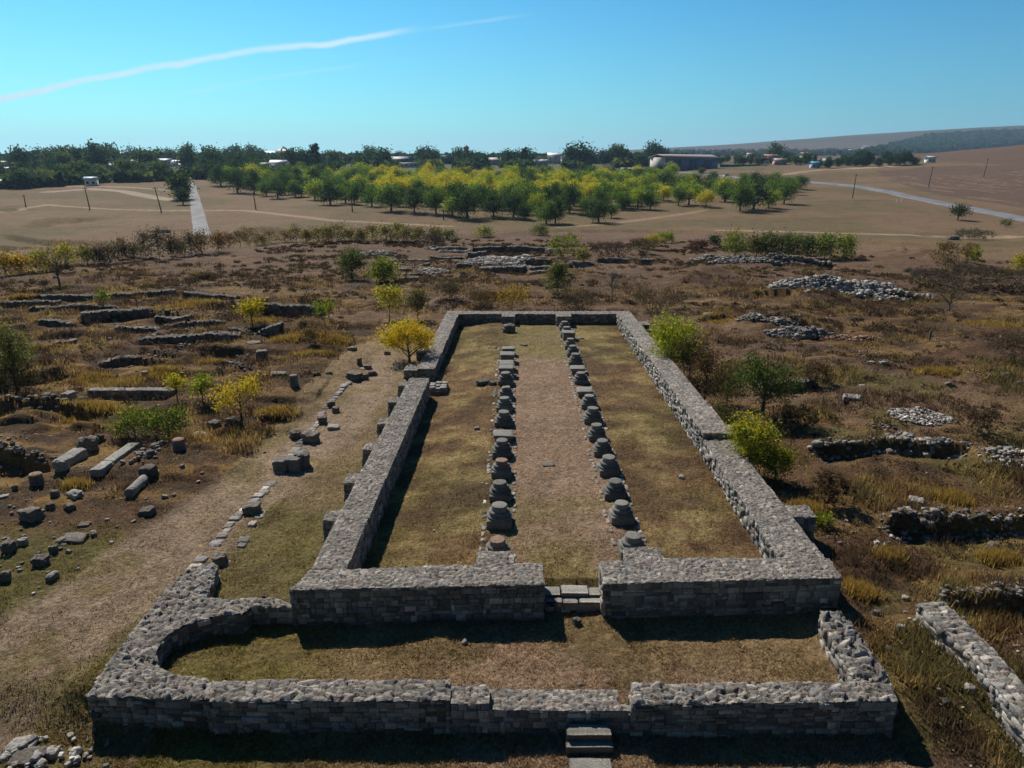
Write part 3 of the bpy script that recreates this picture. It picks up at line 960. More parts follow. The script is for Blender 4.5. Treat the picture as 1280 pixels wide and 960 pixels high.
# left wall with the apse: broad rubble bank
apse_in = [(313.5, 759), (302.5, 768.5), (283, 770.6), (263, 773.5), (234.7, 782), (212.8, 793), (199.7, 806), (194.2, 819), (196.4, 830), (204, 838.5), (219.4, 844.6), (239, 848), (259, 848.5), (262, 854)]
apse_out = [(262, 877), (108.5, 870), (171.9, 782), (202, 745), (226, 721), (241, 710), (267.5, 704.5), (272.5, 709), (258, 748), (289, 750.5), (342, 747), (366, 753.8), (368, 758)]
zl = lambda x, y: .12 - .17 * S((x + 7.3) / 1.2) * S((y - 17) / 1)
apse = px_poly(apse_in[::-1] + [], .1)
pl_ = px_poly(apse_out, .1) + px_poly(apse_in, .1)
o = wall_obj('ruined_wall', [masonry(pl_, zl, ZB, seed=41, cell=.17, amp=.075, wave=.09, rough=.03)],
             'broad rubble wall curving round the rounded left end of the front yard', 'wall', 'low walls of the front yard')
zl2 = .12
seg = px_poly([(262, 877.3), (562.5, 877), (562.5, 851.5), (342, 850.5), (262, 853.5)], .12)
wall_obj('ruined_wall', [masonry(seg, .12, ZB, seed=42, cell=.18, amp=.07, wave=.08, rough=.03, skip=(4,))],
         'left stretch of the rough rubble wall nearest the viewer', 'wall', 'low walls of the front yard')
seg = px_poly([(563.5, 879), (611, 879), (611, 856.5), (563.5, 856.5)], .10)
wall_obj('ruined_wall', [masonry(seg, .08, ZB, seed=43, cell=.16, amp=.05, wave=.03)],
         'short square block of wall between the rough left stretch and the worn low stretch', 'wall', 'low walls of the front yard')
seg = px_poly([(612, 888), (788, 889), (788, 883), (772, 880), (771, 862.5), (612, 863)], -.1)
o = wall_obj('ruined_wall', [masonry(seg, -.1, ZB, seed=44, cell=.14, amp=.04, wave=.05)],
         'worn low middle stretch of wall above the stone steps, flatter and browner on top', 'wall', 'low walls of the front yard')
seg = px_poly([(789.5, 883), (1121.5, 877.5), (1112.5, 856.5), (1066.5, 854), (789, 856)], .1)
wall_obj('ruined_wall', [masonry(seg, .12, ZB, seed=45, cell=.19, amp=.075, wave=.08, rough=.03)],
         'right stretch of the rough rubble wall nearest the viewer, ending at the corner', 'wall', 'low walls of the front yard')
seg = px_poly([(1067, 853.5), (1112, 856), (1098, 832), (1082, 808), (1066, 788), (1050, 768), (1025, 768), (1030, 782), (1040, 803), (1052, 824)], .05)
wall_obj('ruined_wall', [masonry(seg, .06, ZB, seed=46, cell=.22, amp=.12, wave=.15, rough=.05)],
         'narrow crumbling rubble wall closing the right side of the front yard', 'wall', 'low walls of the front yard')

# --- detached wall at the right edge
zs = lambda x, y: .16 - .20 * S((18 - y) / 4) + .0 * x
kx0, kx1 = P(1148, 755, .16), P(1178, 752, .16)
seg = [(kx0[0], kx0[1]), (P(1148, 755, .16)[0] + .07, P(1182, 790, .1)[1]), (P(1214, 824, .0)[0], P(1214, 824, .0)[1]), (kx0[0] + .12, 12.2),
       (kx0[0] + 1.02, 12.2), (P(1240, 815, .0)[0], P(1240, 815, .0)[1]), (P(1208, 782, .1)[0], P(1208, 782, .1)[1]), (kx1[0], kx1[1])]
wall_obj('ruined_wall', [masonry(seg, zs, ZB, seed=47, tone=1.15, cell=.2, amp=.05, course=.17, rough=.03)],
         'separate pale stone wall standing alone in the weeds at the lower right', 'wall')

# --- stone steps
st = empty('stone_steps', (float(P(737, 930, -.4)[0]), 13.6, -.8))
tag(st, 'three worn stone steps climbing to the low middle of the nearest wall', 'steps')
sx0, sx1 = P(709, 925, -.4)[0], P(765, 925, -.4)[0]
loc = tuple(st.location)
for i, (y0, y1, z, a, b) in enumerate([(13.70, 14.04, -.36, 0, 0), (13.52, 13.72, -.54, -.02, .03), (12.3, 13.40, -.72, .03, -.05)]):
    V, F, C = rel(slab(sx0 + a, sx1 + b, y0, y1, z, .5, 70 + i, .9), loc)
    mk('step', V, F, M_STONE, st, col=C)

# ------------------------------------------------------------------ column bases
def lathe(prof, n, seed, chip=.012, off=(0, 0, 0)):
    """prof [(r, z)] turned solid with worn edges, closed at the top"""
    th = np.linspace(0, 2 * math.pi, n, endpoint=False)
    V = []
    for k, (r, z) in enumerate(prof):
        rr = r + chip * (vn(np.cos(th) * 3 + 5, np.sin(th) * 3 + z * 9, seed) - .5) * 2
        V.append(np.c_[np.cos(th) * rr, np.sin(th) * rr, z + chip * .8 * (vn(np.cos(th) * 2 + 9, np.sin(th) * 2, seed + 1) - .5)])
    V = np.concatenate(V); m = len(prof)
    i = np.arange(n); j = (i + 1) % n
    F = [np.concatenate([np.stack([k * n + i, k * n + j, (k + 1) * n + j, (k + 1) * n + i], -1) for k in range(m - 1)])]
    V = np.concatenate([V, [[0, 0, prof[-1][1] + .004]]])
    F.append(np.stack([(m - 1) * n + i, (m - 1) * n + j, np.full(n, len(V) - 1)], -1))
    return V + np.array(off), F


def rockbox(dx, dy, dz, seed, box=.25, rough=.05, n=7, flat=True, taper=0.0):
    """a weathered block or boulder: rounded cube, pitted; base at z=0"""
    t = np.linspace(-1, 1, n)
    V, F, idx = [], [], {}
    def vid(p):
        k = tuple(np.round(p, 5))
        if k not in idx: idx[k] = len(V); V.append(p)
        return idx[k]
    for ax in range(3):
        for sg in (-1, 1):
            for i in range(n - 1):
                for j in range(n - 1):
                    q = []
                    for a, b in ((i, j), (i + 1, j), (i + 1, j + 1), (i, j + 1)):
                        p = [0, 0, 0]; p[ax] = sg; p[(ax + 1) % 3] = t[a]; p[(ax + 2) % 3] = t[b]; q.append(vid(np.array(p, float)))
                    F.append(q if sg > 0 else q[::-1])
    V = np.array(V)
    sph = V / np.linalg.norm(V, axis=1, keepdims=True) * 1.15
    W = V * (1 - box) + sph * box
    nz = (fbm(W[:, 0] * 1.3 + W[:, 2] * 2.1 + seed * 3.7, W[:, 1] * 1.3 - W[:, 2] * 1.7 + seed, seed, 3) - .5)
    nz2 = (fbm(W[:, 0] * 4 + W[:, 2] * 3.1, W[:, 1] * 4 - W[:, 2] * 2.7 + seed, seed + 5, 2) - .5)
    W = W * (1 + rough * 5 * nz + rough * 2 * nz2)[:, None]
    W[:, :2] *= (1 - taper * (W[:, 2:3] + 1) / 2)
    W = W * np.array([dx, dy, dz]) / 2 + np.array([0, 0, dz / 2])
    return W, [np.array(F)]


GREY = np.array([.20, .185, .165]); RED = np.array([.25, .165, .12]); DKG = np.array([.20, .19, .18])


def base_parts(root, kind, seed):
    r = np.random.default_rng(seed)
    tone = r.uniform(.62, .98)
    if kind in ('full', 'red', 'broken'):
        V, F = rockbox(.86, .86, .40, seed, .05, .022, 9); V[:, 2] -= .12
        mk('plinth', V, F, M_STONE, root, col=np.broadcast_to(GREY * tone, V.shape))
        prof = [(.42, .265), (.445, .30), (.435, .35), (.37, .362), (.325, .39), (.325, .44), (.375, .452), (.38, .50), (.30, .525)]
        V, F = lathe(prof, 28, seed, .018)
        mk('base_moulding', V, F, M_STONE, root, col=np.broadcast_to(GREY * tone * .95, V.shape))
        if kind == 'broken':
            V, F = rockbox(.46, .42, .24, seed + 9, .4, .12, 6); V[:, 2] += .49; V[:, 0] += .05
            mk('column_stub', V, F, M_STONE, root, col=np.broadcast_to(GREY * tone, V.shape))
        else:
            hh = r.uniform(.0, .05)
            prof = [(.285, .52), (.275, .56), (.27, .66 + hh), (.262, .685 + hh), (.24, .69 + hh), (.1, .692 + hh)]
            V, F = lathe(prof, 26, seed + 3, .012)
            c = (RED if kind == 'red' else GREY * 1.12 * tone)
            mk('column_stub', V, F, M_STONE, root, col=np.broadcast_to(c, V.shape))
    elif kind == 'square':
        V, F = rockbox(.84, .80, .58, seed, .06, .02, 8); V[:, 2] -= .12
        mk('plinth', V, F, M_STONE, root, col=np.broadcast_to(GREY * tone * .9, V.shape))
        V, F = rockbox(.92, .88, .10, seed + 1, .05, .02, 8); V[:, 2] += .45
        mk('cap_slab', V, F, M_STONE, root, col=np.broadcast_to(GREY * tone * 1.1, V.shape))
    elif kind == 'slab':
        V, F = rockbox(.80, .76, .38, seed, .08, .03, 7); V[:, 2] -= .12
        mk('plinth', V, F, M_STONE, root, col=np.broadcast_to(GREY * tone * .8, V.shape))
        V, F = rockbox(.98, .90, .12, seed + 1, .05, .02, 8); V[:, 2] += .25
        mk('cap_slab', V, F, M_STONE, root, col=np.broadcast_to(GREY * tone * 1.15, V.shape))


ORD = ['first', 'second', 'third', 'fourth', 'fifth', 'sixth', 'seventh', 'eighth', 'ninth', 'tenth', 'eleventh', 'twelfth', 'thirteenth',
       'fourteenth', 'fifteenth', 'sixteenth', 'seventeenth', 'eighteenth', 'nineteenth', 'twentieth', 'twenty-first', 'twenty-second', 'twenty-third', 'twenty-fourth', 'twenty-fifth', 'twenty-sixth', 'twenty-seventh', 'twenty-eighth', 'twenty-ninth', 'thirtieth', 'thirty-first', 'thirty-second', 'thirty-third', 'thirty-fourth', 'thirty-fifth', 'thirty-sixth', 'thirty-seventh', 'thirty-eighth']
ROWL = [(622.3, 672.8, 'red'), (623.7, 632.8, 'full'), (625.6, 602.2, 'full'), (626.7, 574.4, 'red'), (627.4, 551.4, 'full'), (629, 540.5, 'slab'),
        (629.6, 513.6, 'full'), (631, 496.6, 'full'), (632.2, 482.8, 'broken'), (632.4, 465.5, 'full'), (633.1, 459, 'square'), (633.5, 451, 'square'),
        (634, 441.9, 'square'), (635.5, 433.5, 'square')]
ROWR = [(791.2, 668, 'full'), (777.7, 629.1, 'full'), (769, 598.9, 'full'), (761.3, 572.2, 'full'), (753.6, 549.2, 'full'), (746.4, 530.6, 'full'),
        (740.8, 510.6, 'full'), (736.6, 493, 'full'), (731, 486.7, 'slab'), (726.4, 464.4, 'full'), (722.5, 459, 'slab'), (719.4, 442.2, 'full'),
        (716.3, 432, 'full'), (713, 423, 'full'), (710.8, 415.5, 'square'), (708.4, 409.5, 'full'), (706, 401, 'full'), (704.5, 393.5, 'full')]
DESC = {'full': 'moulded column base with round grey top', 'red': 'moulded column base with reddish round top', 'broken': 'column base with jagged broken top',
        'square': 'plain square pedestal with flat slab', 'slab': 'low pedestal covered by a pale square slab'}
ZTOP = {'full': .69, 'red': .69, 'broken': .7, 'square': .55, 'slab': .37}
protos = {}
for side, row in (('left', ROWL), ('right', ROWR)):
    for i, (u, v, kind) in enumerate(row):
        zt = ZTOP[kind]
        p = P(u, v, zt - .12)
        z = hz(p[0], p[1]); p = P(u, v, z + zt); z = hz(p[0], p[1])
        var = i % 6 if kind == 'full' else 0
        key = (kind, var)
        rz = rng.uniform(-.06, .06)
        if key not in protos:
            root = empty('ruined_column', (p[0], p[1], z), rz)
            base_parts(root, kind, 100 + len(protos)); protos[key] = root
        else:
            root = copy_tree(protos[key], (p[0], p[1], z), rz)
        sc = rng.uniform(.93, 1.05)
        root.scale = (sc, sc, rng.uniform(.90, 1.08))
        root.rotation_euler = (rng.uniform(-.035, .035), rng.uniform(-.035, .035), rz + int(rng.integers(0, 4)) * math.pi / 2)
        tag(root, f'{DESC[kind]}, {ORD[i]} from the front in the {side} row', 'column base', f'column bases in the {side} row')

# kerb of footing stones under each row (pale stones along the left of each row of bases)
def footing(x0, x1, y0, y1, label):
    parts = []
    y = y0
    while y < y1:
        for xx in (x0, x1):
            L = rng.uniform(.2, .42)
            V, F = rockbox(rng.uniform(.10, .18), L * .8, .15, int(rng.integers(1e4)), .3, .08, 4)
            px_ = xx + rng.uniform(-.04, .04)
            V = V + np.array([px_, y + L / 2, hz(px_, y) - .12])
            if rng.random() < .6: parts.append((V, F, stone_cols(1, 1.1)[0]))
        y += rng.uniform(.25, .42)
    o = wall_obj('footing_stones', parts, label, 'footing'); o['kind'] = 'stuff'


footing(-1.12, -.02, 20.0, 50, 'low pale footing stones flush with the grass under the left row of bases')
footing(3.38, 4.45, 20.3, 57, 'low pale footing stones flush with the grass under the right row of bases')

# ------------------------------------------------------------------ loose stones in the place
def stone_thing(u, vbase, wpx, hpx, kind, label, cat='stone block', rz=None, group=None, colr=None, seed=None, dep=None, box=None):
    p = G(u, vbase); m = mpp(*p); wd = wpx * m
    seed = seed or int(rng.integers(1, 9999))
    hh = max(.10, hpx * m * .68)
    wd *= .84
    d = dep * m if dep else wd * rng.uniform(.7, .95)
    if kind == 'slab': hh = max(.05, hpx * m * .35); d = min(d, hpx * m * 2.2)
    c = (colr if colr is not None else GREY * rng.uniform(.5, .85) * np.array([1.06, .98, .9]))
    name = {'block': 'stone_block', 'boulder': 'boulder', 'slab': 'stone_slab', 'drum': 'column_stump', 'rock': 'rock'}[kind]
    p = p + np.array([0, d / 2])
    z = hz(*p)
    if kind == 'block': V, F = rockbox(wd, d, hh + .12, seed, box or .22, .11, 10)
    elif kind == 'slab': V, F = rockbox(wd, d, hh + .1, seed, .2, .09, 9)
    elif kind == 'drum':
        r = wd / 2
        V, F = lathe([(r * .98, 0), (r, hh * .4), (r * .94, hh * .7), (r * .98, hh + .08), (r * .85, hh + .12)], 20, seed, .03)
    else: V, F = rockbox(wd, d, hh + .15, seed, .5, .15, 10)
    C = np.broadcast_to(c, V.shape).copy()
    if kind == 'drum' and colr is not None:
        C[:] = GREY * .7; C[V[:, 2] > hh + .05] = colr
    o = mk(name, V, F, M_ROCK, col=C)
    o.location = (p[0], p[1], z - .12); o.rotation_euler = (rng.uniform(-.06, .06), rng.uniform(-.06, .06), rz if rz is not None else rng.uniform(-.5, .5))
    tag(o, label, cat, group)
    return o


ST = [
    (367, 490, 13, 21, 'drum', 'upright dark stump of a column standing alone at the edge of the trodden path'),
    (441.5, 477, 20, 12, 'block', 'large dark squared block in the cluster where the path narrows'),
    (449, 459, 7, 12, 'block', 'slim upright stone at the back of the cluster where the path narrows'),
    (459, 462, 11, 6, 'rock', 'flattish dark stone behind the large block where the path narrows'),
    (464.5, 470, 12, 7, 'rock', 'outermost stone on the right of the cluster where the path narrows'),
    (456, 475, 9, 9, 'block', 'small cube-like stone right beside the large block where the path narrows'),
    (483.5, 443.5, 8, 6, 'rock', 'small dark stone at the foot of the bright yellow tree'),
    (413, 509, 12, 10, 'block', 'squared stone at the back of a pair leaning together beside the path edge'),
    (419, 516, 9, 9, 'block', 'darker stone leaning at the front of the pair beside the path edge'),
    (402, 529.5, 12, 11, 'block', 'small boxy dark stone below the leaning pair'),
    (415.5, 537, 17, 10, 'slab', 'tilted block with pale flat top below the leaning pair'),
    (387, 553.5, 21, 15, 'block', 'big dark squared block just above the jagged one'),
    (368, 549, 16, 12, 'rock', 'wedge-shaped dark stone left of the big squared block'),
    (314, 644.5, 23, 17, 'block', 'solitary squared block with worn grey top beside the line of kerb stones'),
    (181, 648, 19, 11, 'block', 'small angular dark block alone on the trodden path'),
    (223, 570, 18, 22, 'drum', 'upright stump with reddish top at the left edge of the path'),
    (290, 531, 21, 16, 'block', 'broad block in shade under the yellow sapling'),
    (265, 531, 16, 9, 'rock', 'low dark stone left of the broad block under the yellow sapling'),
    (107, 566, 24, 22, 'boulder', 'largest rounded boulder propped on the end of a lying block'),
    (75, 592, 17, 20, 'block', 'squared dark end stone in front of the lying pale-topped block'),
    (184, 601, 19, 17, 'block', 'dark block at the upper end of the lying column shaft'),
    (43, 611, 19, 23, 'drum', 'thick stump with reddish flat top among weeds at the far left'),
    (34, 656, 27, 19, 'boulder', 'craggy dark boulder among weeds left of the long slab'),
    (87, 680, 34, 17, 'slab', 'large tilted slab with sunlit grey top'),
    (46, 707, 21, 13, 'rock', 'rounded dark stone below the large tilted slab'),
    (3, 726, 14, 14, 'rock', 'dark rock cut by the left edge beside the green grass'),
    (8, 692, 18, 17, 'boulder', 'jagged grey boulder at the left edge above the green grass'),
    (26.5, 683, 13, 9, 'rock', 'small pale stone right of the jagged grey boulder'),
    (65.5, 693, 11, 11, 'rock', 'small round stone touching the lower side of the large tilted slab'),
    (76, 683.5, 17, 5, 'slab', 'thin flat stone wedged under the large tilted slab'),
    (103, 660, 16, 6, 'slab', 'thin flat stone behind the large tilted slab'),
    (68, 627, 11, 11, 'rock', 'small dark pointed rock right of the thick reddish stump'),
    (91, 626, 19, 9, 'rock', 'pale mossy rock in the weeds below the long broken beam'),
    (61, 640, 12, 9, 'rock', 'small grey rock above the craggy dark boulder'),
    (85, 641, 13, 9, 'rock', 'small speckled rock right of the craggy dark boulder'),
    (4, 625, 12, 10, 'slab', 'pale flat stone at the left edge below the thick stump'),
    (18, 616, 7, 7, 'rock', 'small whitish stone left of the thick reddish stump'),
    (180, 471, 8, 12, 'drum', 'small pale upright stump in ochre grass above the long low wall'),
    (347, 471, 21, 5, 'slab', 'long flat slab lying in grass left of the lone upright stump'),
    (325, 449, 15, 19, 'block', 'tall squared pier of two stones above the yellow saplings'),
    (315, 434, 20, 6, 'slab', 'flat slab resting behind the tall squared pier'),
    (124, 553, 10, 10, 'rock', 'pointed dark stone before the deep ditch'),
    (126, 547, 14, 5, 'slab', 'flat pale stone behind the rounded boulder'),
    (84, 503, 17, 15, 'block', 'grey squared block with pale top above the deep ditch'),
    (104, 511, 12, 8, 'rock', 'low dark stone between the squared block and the long low wall'),
    (121, 508, 14, 5, 'slab', 'pale flat slab in front of the long low wall'),
    (141, 478, 14, 7, 'slab', 'white flat stone in the ochre grass above the long low wall'),
    (246, 541, 18, 7, 'slab', 'white angular flat stone in front of the shaded broad block'),
    (192, 567, 12, 7, 'rock', 'low grey stone beside the reddish-topped stump'),
    (395, 472.5, 10, 4.5, 'rock', 'tiny dark stone on the path left of the cluster'),
    (410, 467, 9, 4, 'rock', 'tiny flat dark stone on the path farthest from the viewer'),
    (439, 436, 12, 5, 'rock', 'low dark stone at the left verge of the narrow path'),
    (490, 425, 22, 18, 'block', 'dark block of masonry half hidden behind the bright yellow tree'),
    (480, 427, 11, 9, 'rock', 'pale-faced round stone left of the hidden dark block'),
    (348, 517, 14, 5, 'slab', 'pale flat stone at the upper edge of the path'),
    (22, 945, 40, 14, 'slab', 'broad pale slab in the bottom left corner'),
    (26, 966, 48, 18, 'slab', 'second broad slab at the very bottom left corner'),
    (63, 952, 20, 10, 'rock', 'small stone right of the broad pale corner slab'),
    (272, 705, 19, 15, 'boulder', 'dark boulder at the upper end of the broad curving wall'),
    (721, 783, 12, 9, 'rock', 'rounded stone on the grass below the threshold'),
    (685.5, 583, 18, 6, 'slab', 'small squared slab lying alone in the middle of the nave'),
    (603, 483, 18, 7, 'rock', 'low jagged rock in the left aisle'),
    (616, 483, 10, 6, 'rock', 'small cracked stone beside the low jagged rock in the left aisle'),
    (616, 435, 13, 3, 'slab', 'thin dark slab in the grass at the far end of the left aisle'),
    (654, 431, 12, 3.5, 'slab', 'thin flat slab in the far part of the nave'),
    (636, 416, 17, 12, 'boulder', 'dark lumpy boulder before the pier of the back wall'),
    (725, 424, 11, 3.5, 'slab', 'thin dark stone leaning beside the far end of the right row'),
    (596, 538, 8, 3, 'rock', 'tiny pale stone in the grass of the left aisle'),
    (1136, 552, 15, 10, 'boulder', 'pale pointed boulder above the low ruined wall in the weeds'),
    (1113, 556, 11, 10, 'rock', 'dark tilted stone left of the pale pointed boulder'),
    (1150, 631, 20, 9, 'boulder', 'broad pale boulder half sunk in the weeds'),
    (1163, 643, 9, 5, 'rock', 'small whitish stone below the broad sunken boulder'),
    (1099, 770, 15, 10, 'rock', 'grey lump of stone beside the shadow of the front corner'),
    (1128, 790, 12, 8, 'rock', 'stone with white lichen before the separate right wall'),
    (889, 396, 16, 6, 'slab', 'flat pale slab beside the bright green bush'),
    (1068, 505, 24, 12, 'slab', 'long tilted slab lying in the weeds above the pale rubble patch'),
    (1195, 300, 14, 7, 'rock', 'grey heap-like boulder beside the field track'),
    (1090, 459, 7, 3, 'slab', 'small pale flat stone among brown weeds on the right'),
    (1105, 459, 11, 4, 'slab', 'white flat stone on the brown slope right of the green tree'),
    (1078, 486, 8, 4, 'slab', 'small white stone on the brown slope above the tilted slab'),
    (928, 374, 9, 3, 'slab', 'narrow flat stone on bare earth below the pale heap'),
    (1248, 677, 16, 9, 'rock', 'grey stone in the lower right ruined wall line'),
]
for s in ST:
    colr = RED if 'reddish' in s[5] and s[4] == 'drum' else (GREY * 1.45 if ('pale' in s[5] or 'white' in s[5]) else None)
    cat = {'drum': 'column stump', 'block': 'stone block', 'slab': 'stone slab', 'boulder': 'boulder', 'rock': 'rock'}[s[4]]
    stone_thing(*s[:5], s[5], cat, colr=colr)

# jagged block: several upright flakes grown together
p = G(360, 592); m = mpp(*p)
parts = []
for k, (dx, dy, w, d, h, rz) in enumerate([(-.4, 0, .62, .5, .50, .1), (.15, .05, .6, .55, .55, -.1), (.45, .45, .5, .6, .62, .3), (-.15, .5, .6, .4, .42, 0), (.2, .8, .5, .5, .5, .2)]):
    V, F = rockbox(w, d, h + .2, 900 + k, .2, .08, 8)
    c, s = math.cos(rz), math.sin(rz)
    V = np.c_[V[:, 0] * c - V[:, 1] * s + dx, V[:, 0] * s + V[:, 1] * c + dy, V[:, 2] - .2]
    parts.append((V, F, GREY * .8))
V, F, C = merge(parts)
o = mk('boulder', V, F, M_ROCK, col=C); o.location = (p[0], p[1] + .4, hz(p[0], p[1] + .4))
tag(o, 'big jagged dark boulder with hollow top beside the path', 'boulder')


# lying things: block, beam, column shaft
def lying(a, b, w, h, label, name, cat, kind='block', tone=1.0, seed=5, cracks=()):
    a = np.array(a); b = np.array(b); L = np.linalg.norm(b - a); ang = math.atan2(*(b - a)[::-1])
    if kind == 'shaft':
        V, F = lathe([(w * .02, 0), (w * .45, .0), (w * .5, .03), (w * .49, L * .3), (w * .47, L * .7), (w * .46, L - .03), (w * .4, L)], 20, seed, .015)
        V = np.c_[V[:, 2], V[:, 1], V[:, 0] + w * .42]
        V = V[:, [0, 1, 2]]
        F = [f[:, ::-1] for f in F]
        F = [f[:, ::-1] for f in F]
    else:
        parts = []
        cuts = [0] + list(cracks) + [1]
        for k, (c0, c1) in enumerate(zip(cuts[:-1], cuts[1:])):
            l = L * (c1 - c0) - .03
            VV, FF = rockbox(l, w, h + .15, seed + k, .12, .04, 9)
            parts.append((VV + np.array([L * (c0 + c1) / 2, .03 * k, -.15 - .03 * k]), FF, (1, 1, 1)))
        V, F, _ = merge(parts)
    o = mk(name, V, F, M_ROCK, col=np.broadcast_to(GREY * tone, V.shape))
    za, zb = hz(*a), hz(*b)
    o.location = (a[0], a[1], za); o.rotation_euler = (0, -math.atan2(zb - za, L), ang)
    tag(o, label, cat)
    return o


lying(G(80, 583), G(103, 570), .62, .42, 'lying squared block with pale sunlit top between the boulder and the dark end stone', 'stone_block', 'stone block', tone=1.25)
lying(G(120, 598), G(170, 560), .5, .3, 'long broken stone beam lying in the grass, split near its lower end', 'stone_beam', 'stone beam', tone=1.35, cracks=(.3,), seed=15)
lying(G(162, 624), G(181, 603), .42, .3, 'lying round column shaft with its dark cut end towards the viewer', 'column_shaft', 'column shaft', kind='shaft', tone=1.1)
# fallen masonry lump inside, at the break of the left wall
p = P(547, 492, -.35)
parts = []
for k in range(9):
    V, F = rockbox(rng.uniform(.25, .4), rng.uniform(.25, .4), .3, 300 + k, .2, .06, 5)
    parts.append((V + np.array([(k % 3 - 1) * .33, (k // 3 - 1) * .5, .12 + rng.uniform(-.03, .05)]), F, GREY * rng.uniform(.9, 1.5)))
V, F = rockbox(1.0, 1.6, .3, 333, .1, .04, 8); parts.append((V, F, GREY * .7))
V, F, C = merge(parts); o = mk('masonry_lump', V, F, M_ROCK, col=C); o.location = (p[0], p[1] + .6, hz(p[0], p[1]) - .05)
tag(o, 'fallen lump of coursed masonry at the break in the left side wall', 'masonry')
# iron-dark post in the weeds
p = G(1161, 429)
V, F = rockbox(.12, .12, .9, 77, .1, .03, 4)
o = mk('wooden_stake', V, F, M_WOOD); o.location = (p[0], p[1], hz(*p) - .1)
tag(o, 'short dark wooden stake standing in brown weeds on the right', 'stake')
p = G(882, 520)
# ------------------------------------------------------------------ rubble, small stones (uncountable) and ruined footings
ROCKP = [rockbox(1, rng.uniform(.7, .95), rng.uniform(.45, .75), 500 + k, .45, .10, 4) for k in range(8)]


def rocks_at(P3, size, tone=1.0, cols=None, sizes_sd=.35, sink=.35):
    P3 = np.asarray(P3); n = len(P3)
    parts = []
    which = rng.integers(0, len(ROCKP), n)
    size = size * .78
    s = size * np.exp(rng.normal(0, sizes_sd, n))
    ang = rng.uniform(0, 6.28, n); tilt = rng.normal(0, .25, n)
    cc = stone_cols(n, tone) if cols is None else cols
    for k in range(len(ROCKP)):
        m = np.nonzero(which == k)[0]
        if not len(m): continue
        V0, F0 = ROCKP[k]
        V0 = V0 - np.array([0, 0, .25])
        c, sn = np.cos(ang[m])[:, None], np.sin(ang[m])[:, None]
        ct, st_ = np.cos(tilt[m])[:, None], np.sin(tilt[m])[:, None]
        x0, y0, z0 = V0[:, 0][None], V0[:, 1][None], V0[:, 2][None]
        x1 = x0 * ct + z0 * st_; z1 = -x0 * st_ + z0 * ct
        X = (x1 * c - y0 * sn) * s[m][:, None]; Y = (x1 * sn + y0 * c) * s[m][:, None]; Z = (z1 + .25 - sink * .5) * s[m][:, None]
        V = np.stack([X + P3[m, 0:1], Y + P3[m, 1:2], Z + P3[m, 2:3]], -1).reshape(-1, 3)
        nv = len(V0)
        F = (F0[0][None] + (np.arange(len(m)) * nv)[:, None, None]).reshape(-1, 4)
        parts.append((V, [F], np.repeat(cc[m], nv, 0)))
    return merge(parts)


def scatter_line(pts, n, half, jitter_h=0.0):
    pts = np.array(pts); L = np.r_[0, np.cumsum(np.linalg.norm(np.diff(pts, axis=0), axis=1))]
    s = rng.uniform(0, L[-1], n)
    x = np.interp(s, L, pts[:, 0]) + rng.normal(0, half, n); y = np.interp(s, L, pts[:, 1]) + rng.normal(0, half, n)
    return np.c_[x, y, height(x, y) + rng.uniform(0, 1, n) * jitter_h]


def ruin_line(px, n, half, size, label, tone=1.0, stack=.25):
    pts = GP(*px)
    V, F, C = rocks_at(scatter_line(pts, int(n * .68), half * 1.15, stack * .25), size * .78, tone * .85)
    o = mk('ruined_footing', V, F, M_ROCK, col=C)
    tag(o, label, 'ruined footing')
    return o


# long low wall with flat capping, mid left
a, b = G(109, 491), G(216, 491)
n_ = np.array([0, .55])
wp = [tuple(a), tuple(b), tuple(b + n_), tuple(a + n_)]
za = hz(*(a + n_)) + .28
wall_obj('ruined_wall', [masonry(wp, za, za - 1.6, seed=61, step=.07, course=.16)],
         'long low straight wall with pale flat top behind the green bush', 'wall')

ruin_line([(1012, 567), (1060, 563), (1110, 562), (1165, 561), (1205, 560)], 330, .22, .24, 'broken line of tumbled stones crossing the weeds below the pale pointed boulder', 1.15)
ruin_line([(1112, 530), (1125, 545), (1150, 556), (1165, 562)], 110, .3, .2, 'scattered pale stones running down to the tumbled stone line', 1.4, .1)
ruin_line([(1105, 657), (1160, 655), (1220, 650), (1310, 644)], 330, .2, .22, 'long line of small tumbled stones low on the right, above the separate wall', 1.05)
ruin_line([(1100, 672), (1112, 685), (1122, 700)], 60, .14, .2, 'short spur of pale stones running towards the viewer on the right', 1.3, .1)
ruin_line([(1180, 742), (1230, 742), (1300, 745)], 220, .2, .22, 'dark broken masonry face behind the separate right wall', .9)
ruin_line([(0, 513), (30, 508), (78, 512)], 150, .22, .25, 'rough stone bank at the left edge above the deep ditch', .9)
ruin_line([(106, 402), (150, 397), (187, 391), (232, 388)], 260, .3, .22, 'long oblique line of grey rubble across the far left field', 1.0)
ruin_line([(144, 413), (197, 411)], 120, .25, .22, 'short straight footing of dark stones in the far left field', .95)
ruin_line([(245, 416), (262, 403), (275, 391), (290, 388)], 190, .35, .22, 'slanting pile of pale stones left of the yellow sapling', 1.25)
ruin_line([(175, 430), (240, 426), (300, 427)], 200, .22, .2, 'low dark footing crossing the field below the yellow sapling', .9)
ruin_line([(165, 455), (180, 448), (215, 440), (235, 432)], 160, .45, .18, 'loose scatter of whitish stones in the middle of the left field', 1.4, .05)
ruin_line([(300, 444), (290, 455), (300, 466)], 130, .3, .22, 'curved heap of dark stones beside the tall squared pier', .9, .5)
ruin_line([(0, 566), (30, 572), (62, 578)], 90, .18, .2, 'dark stony edge of the nearer ditch at the far left', .85)
ruin_line([(173, 585), (185, 570), (200, 556)], 80, .25, .24, 'tangle of grey stones at the upper end of the column shaft', 1.0, .3)

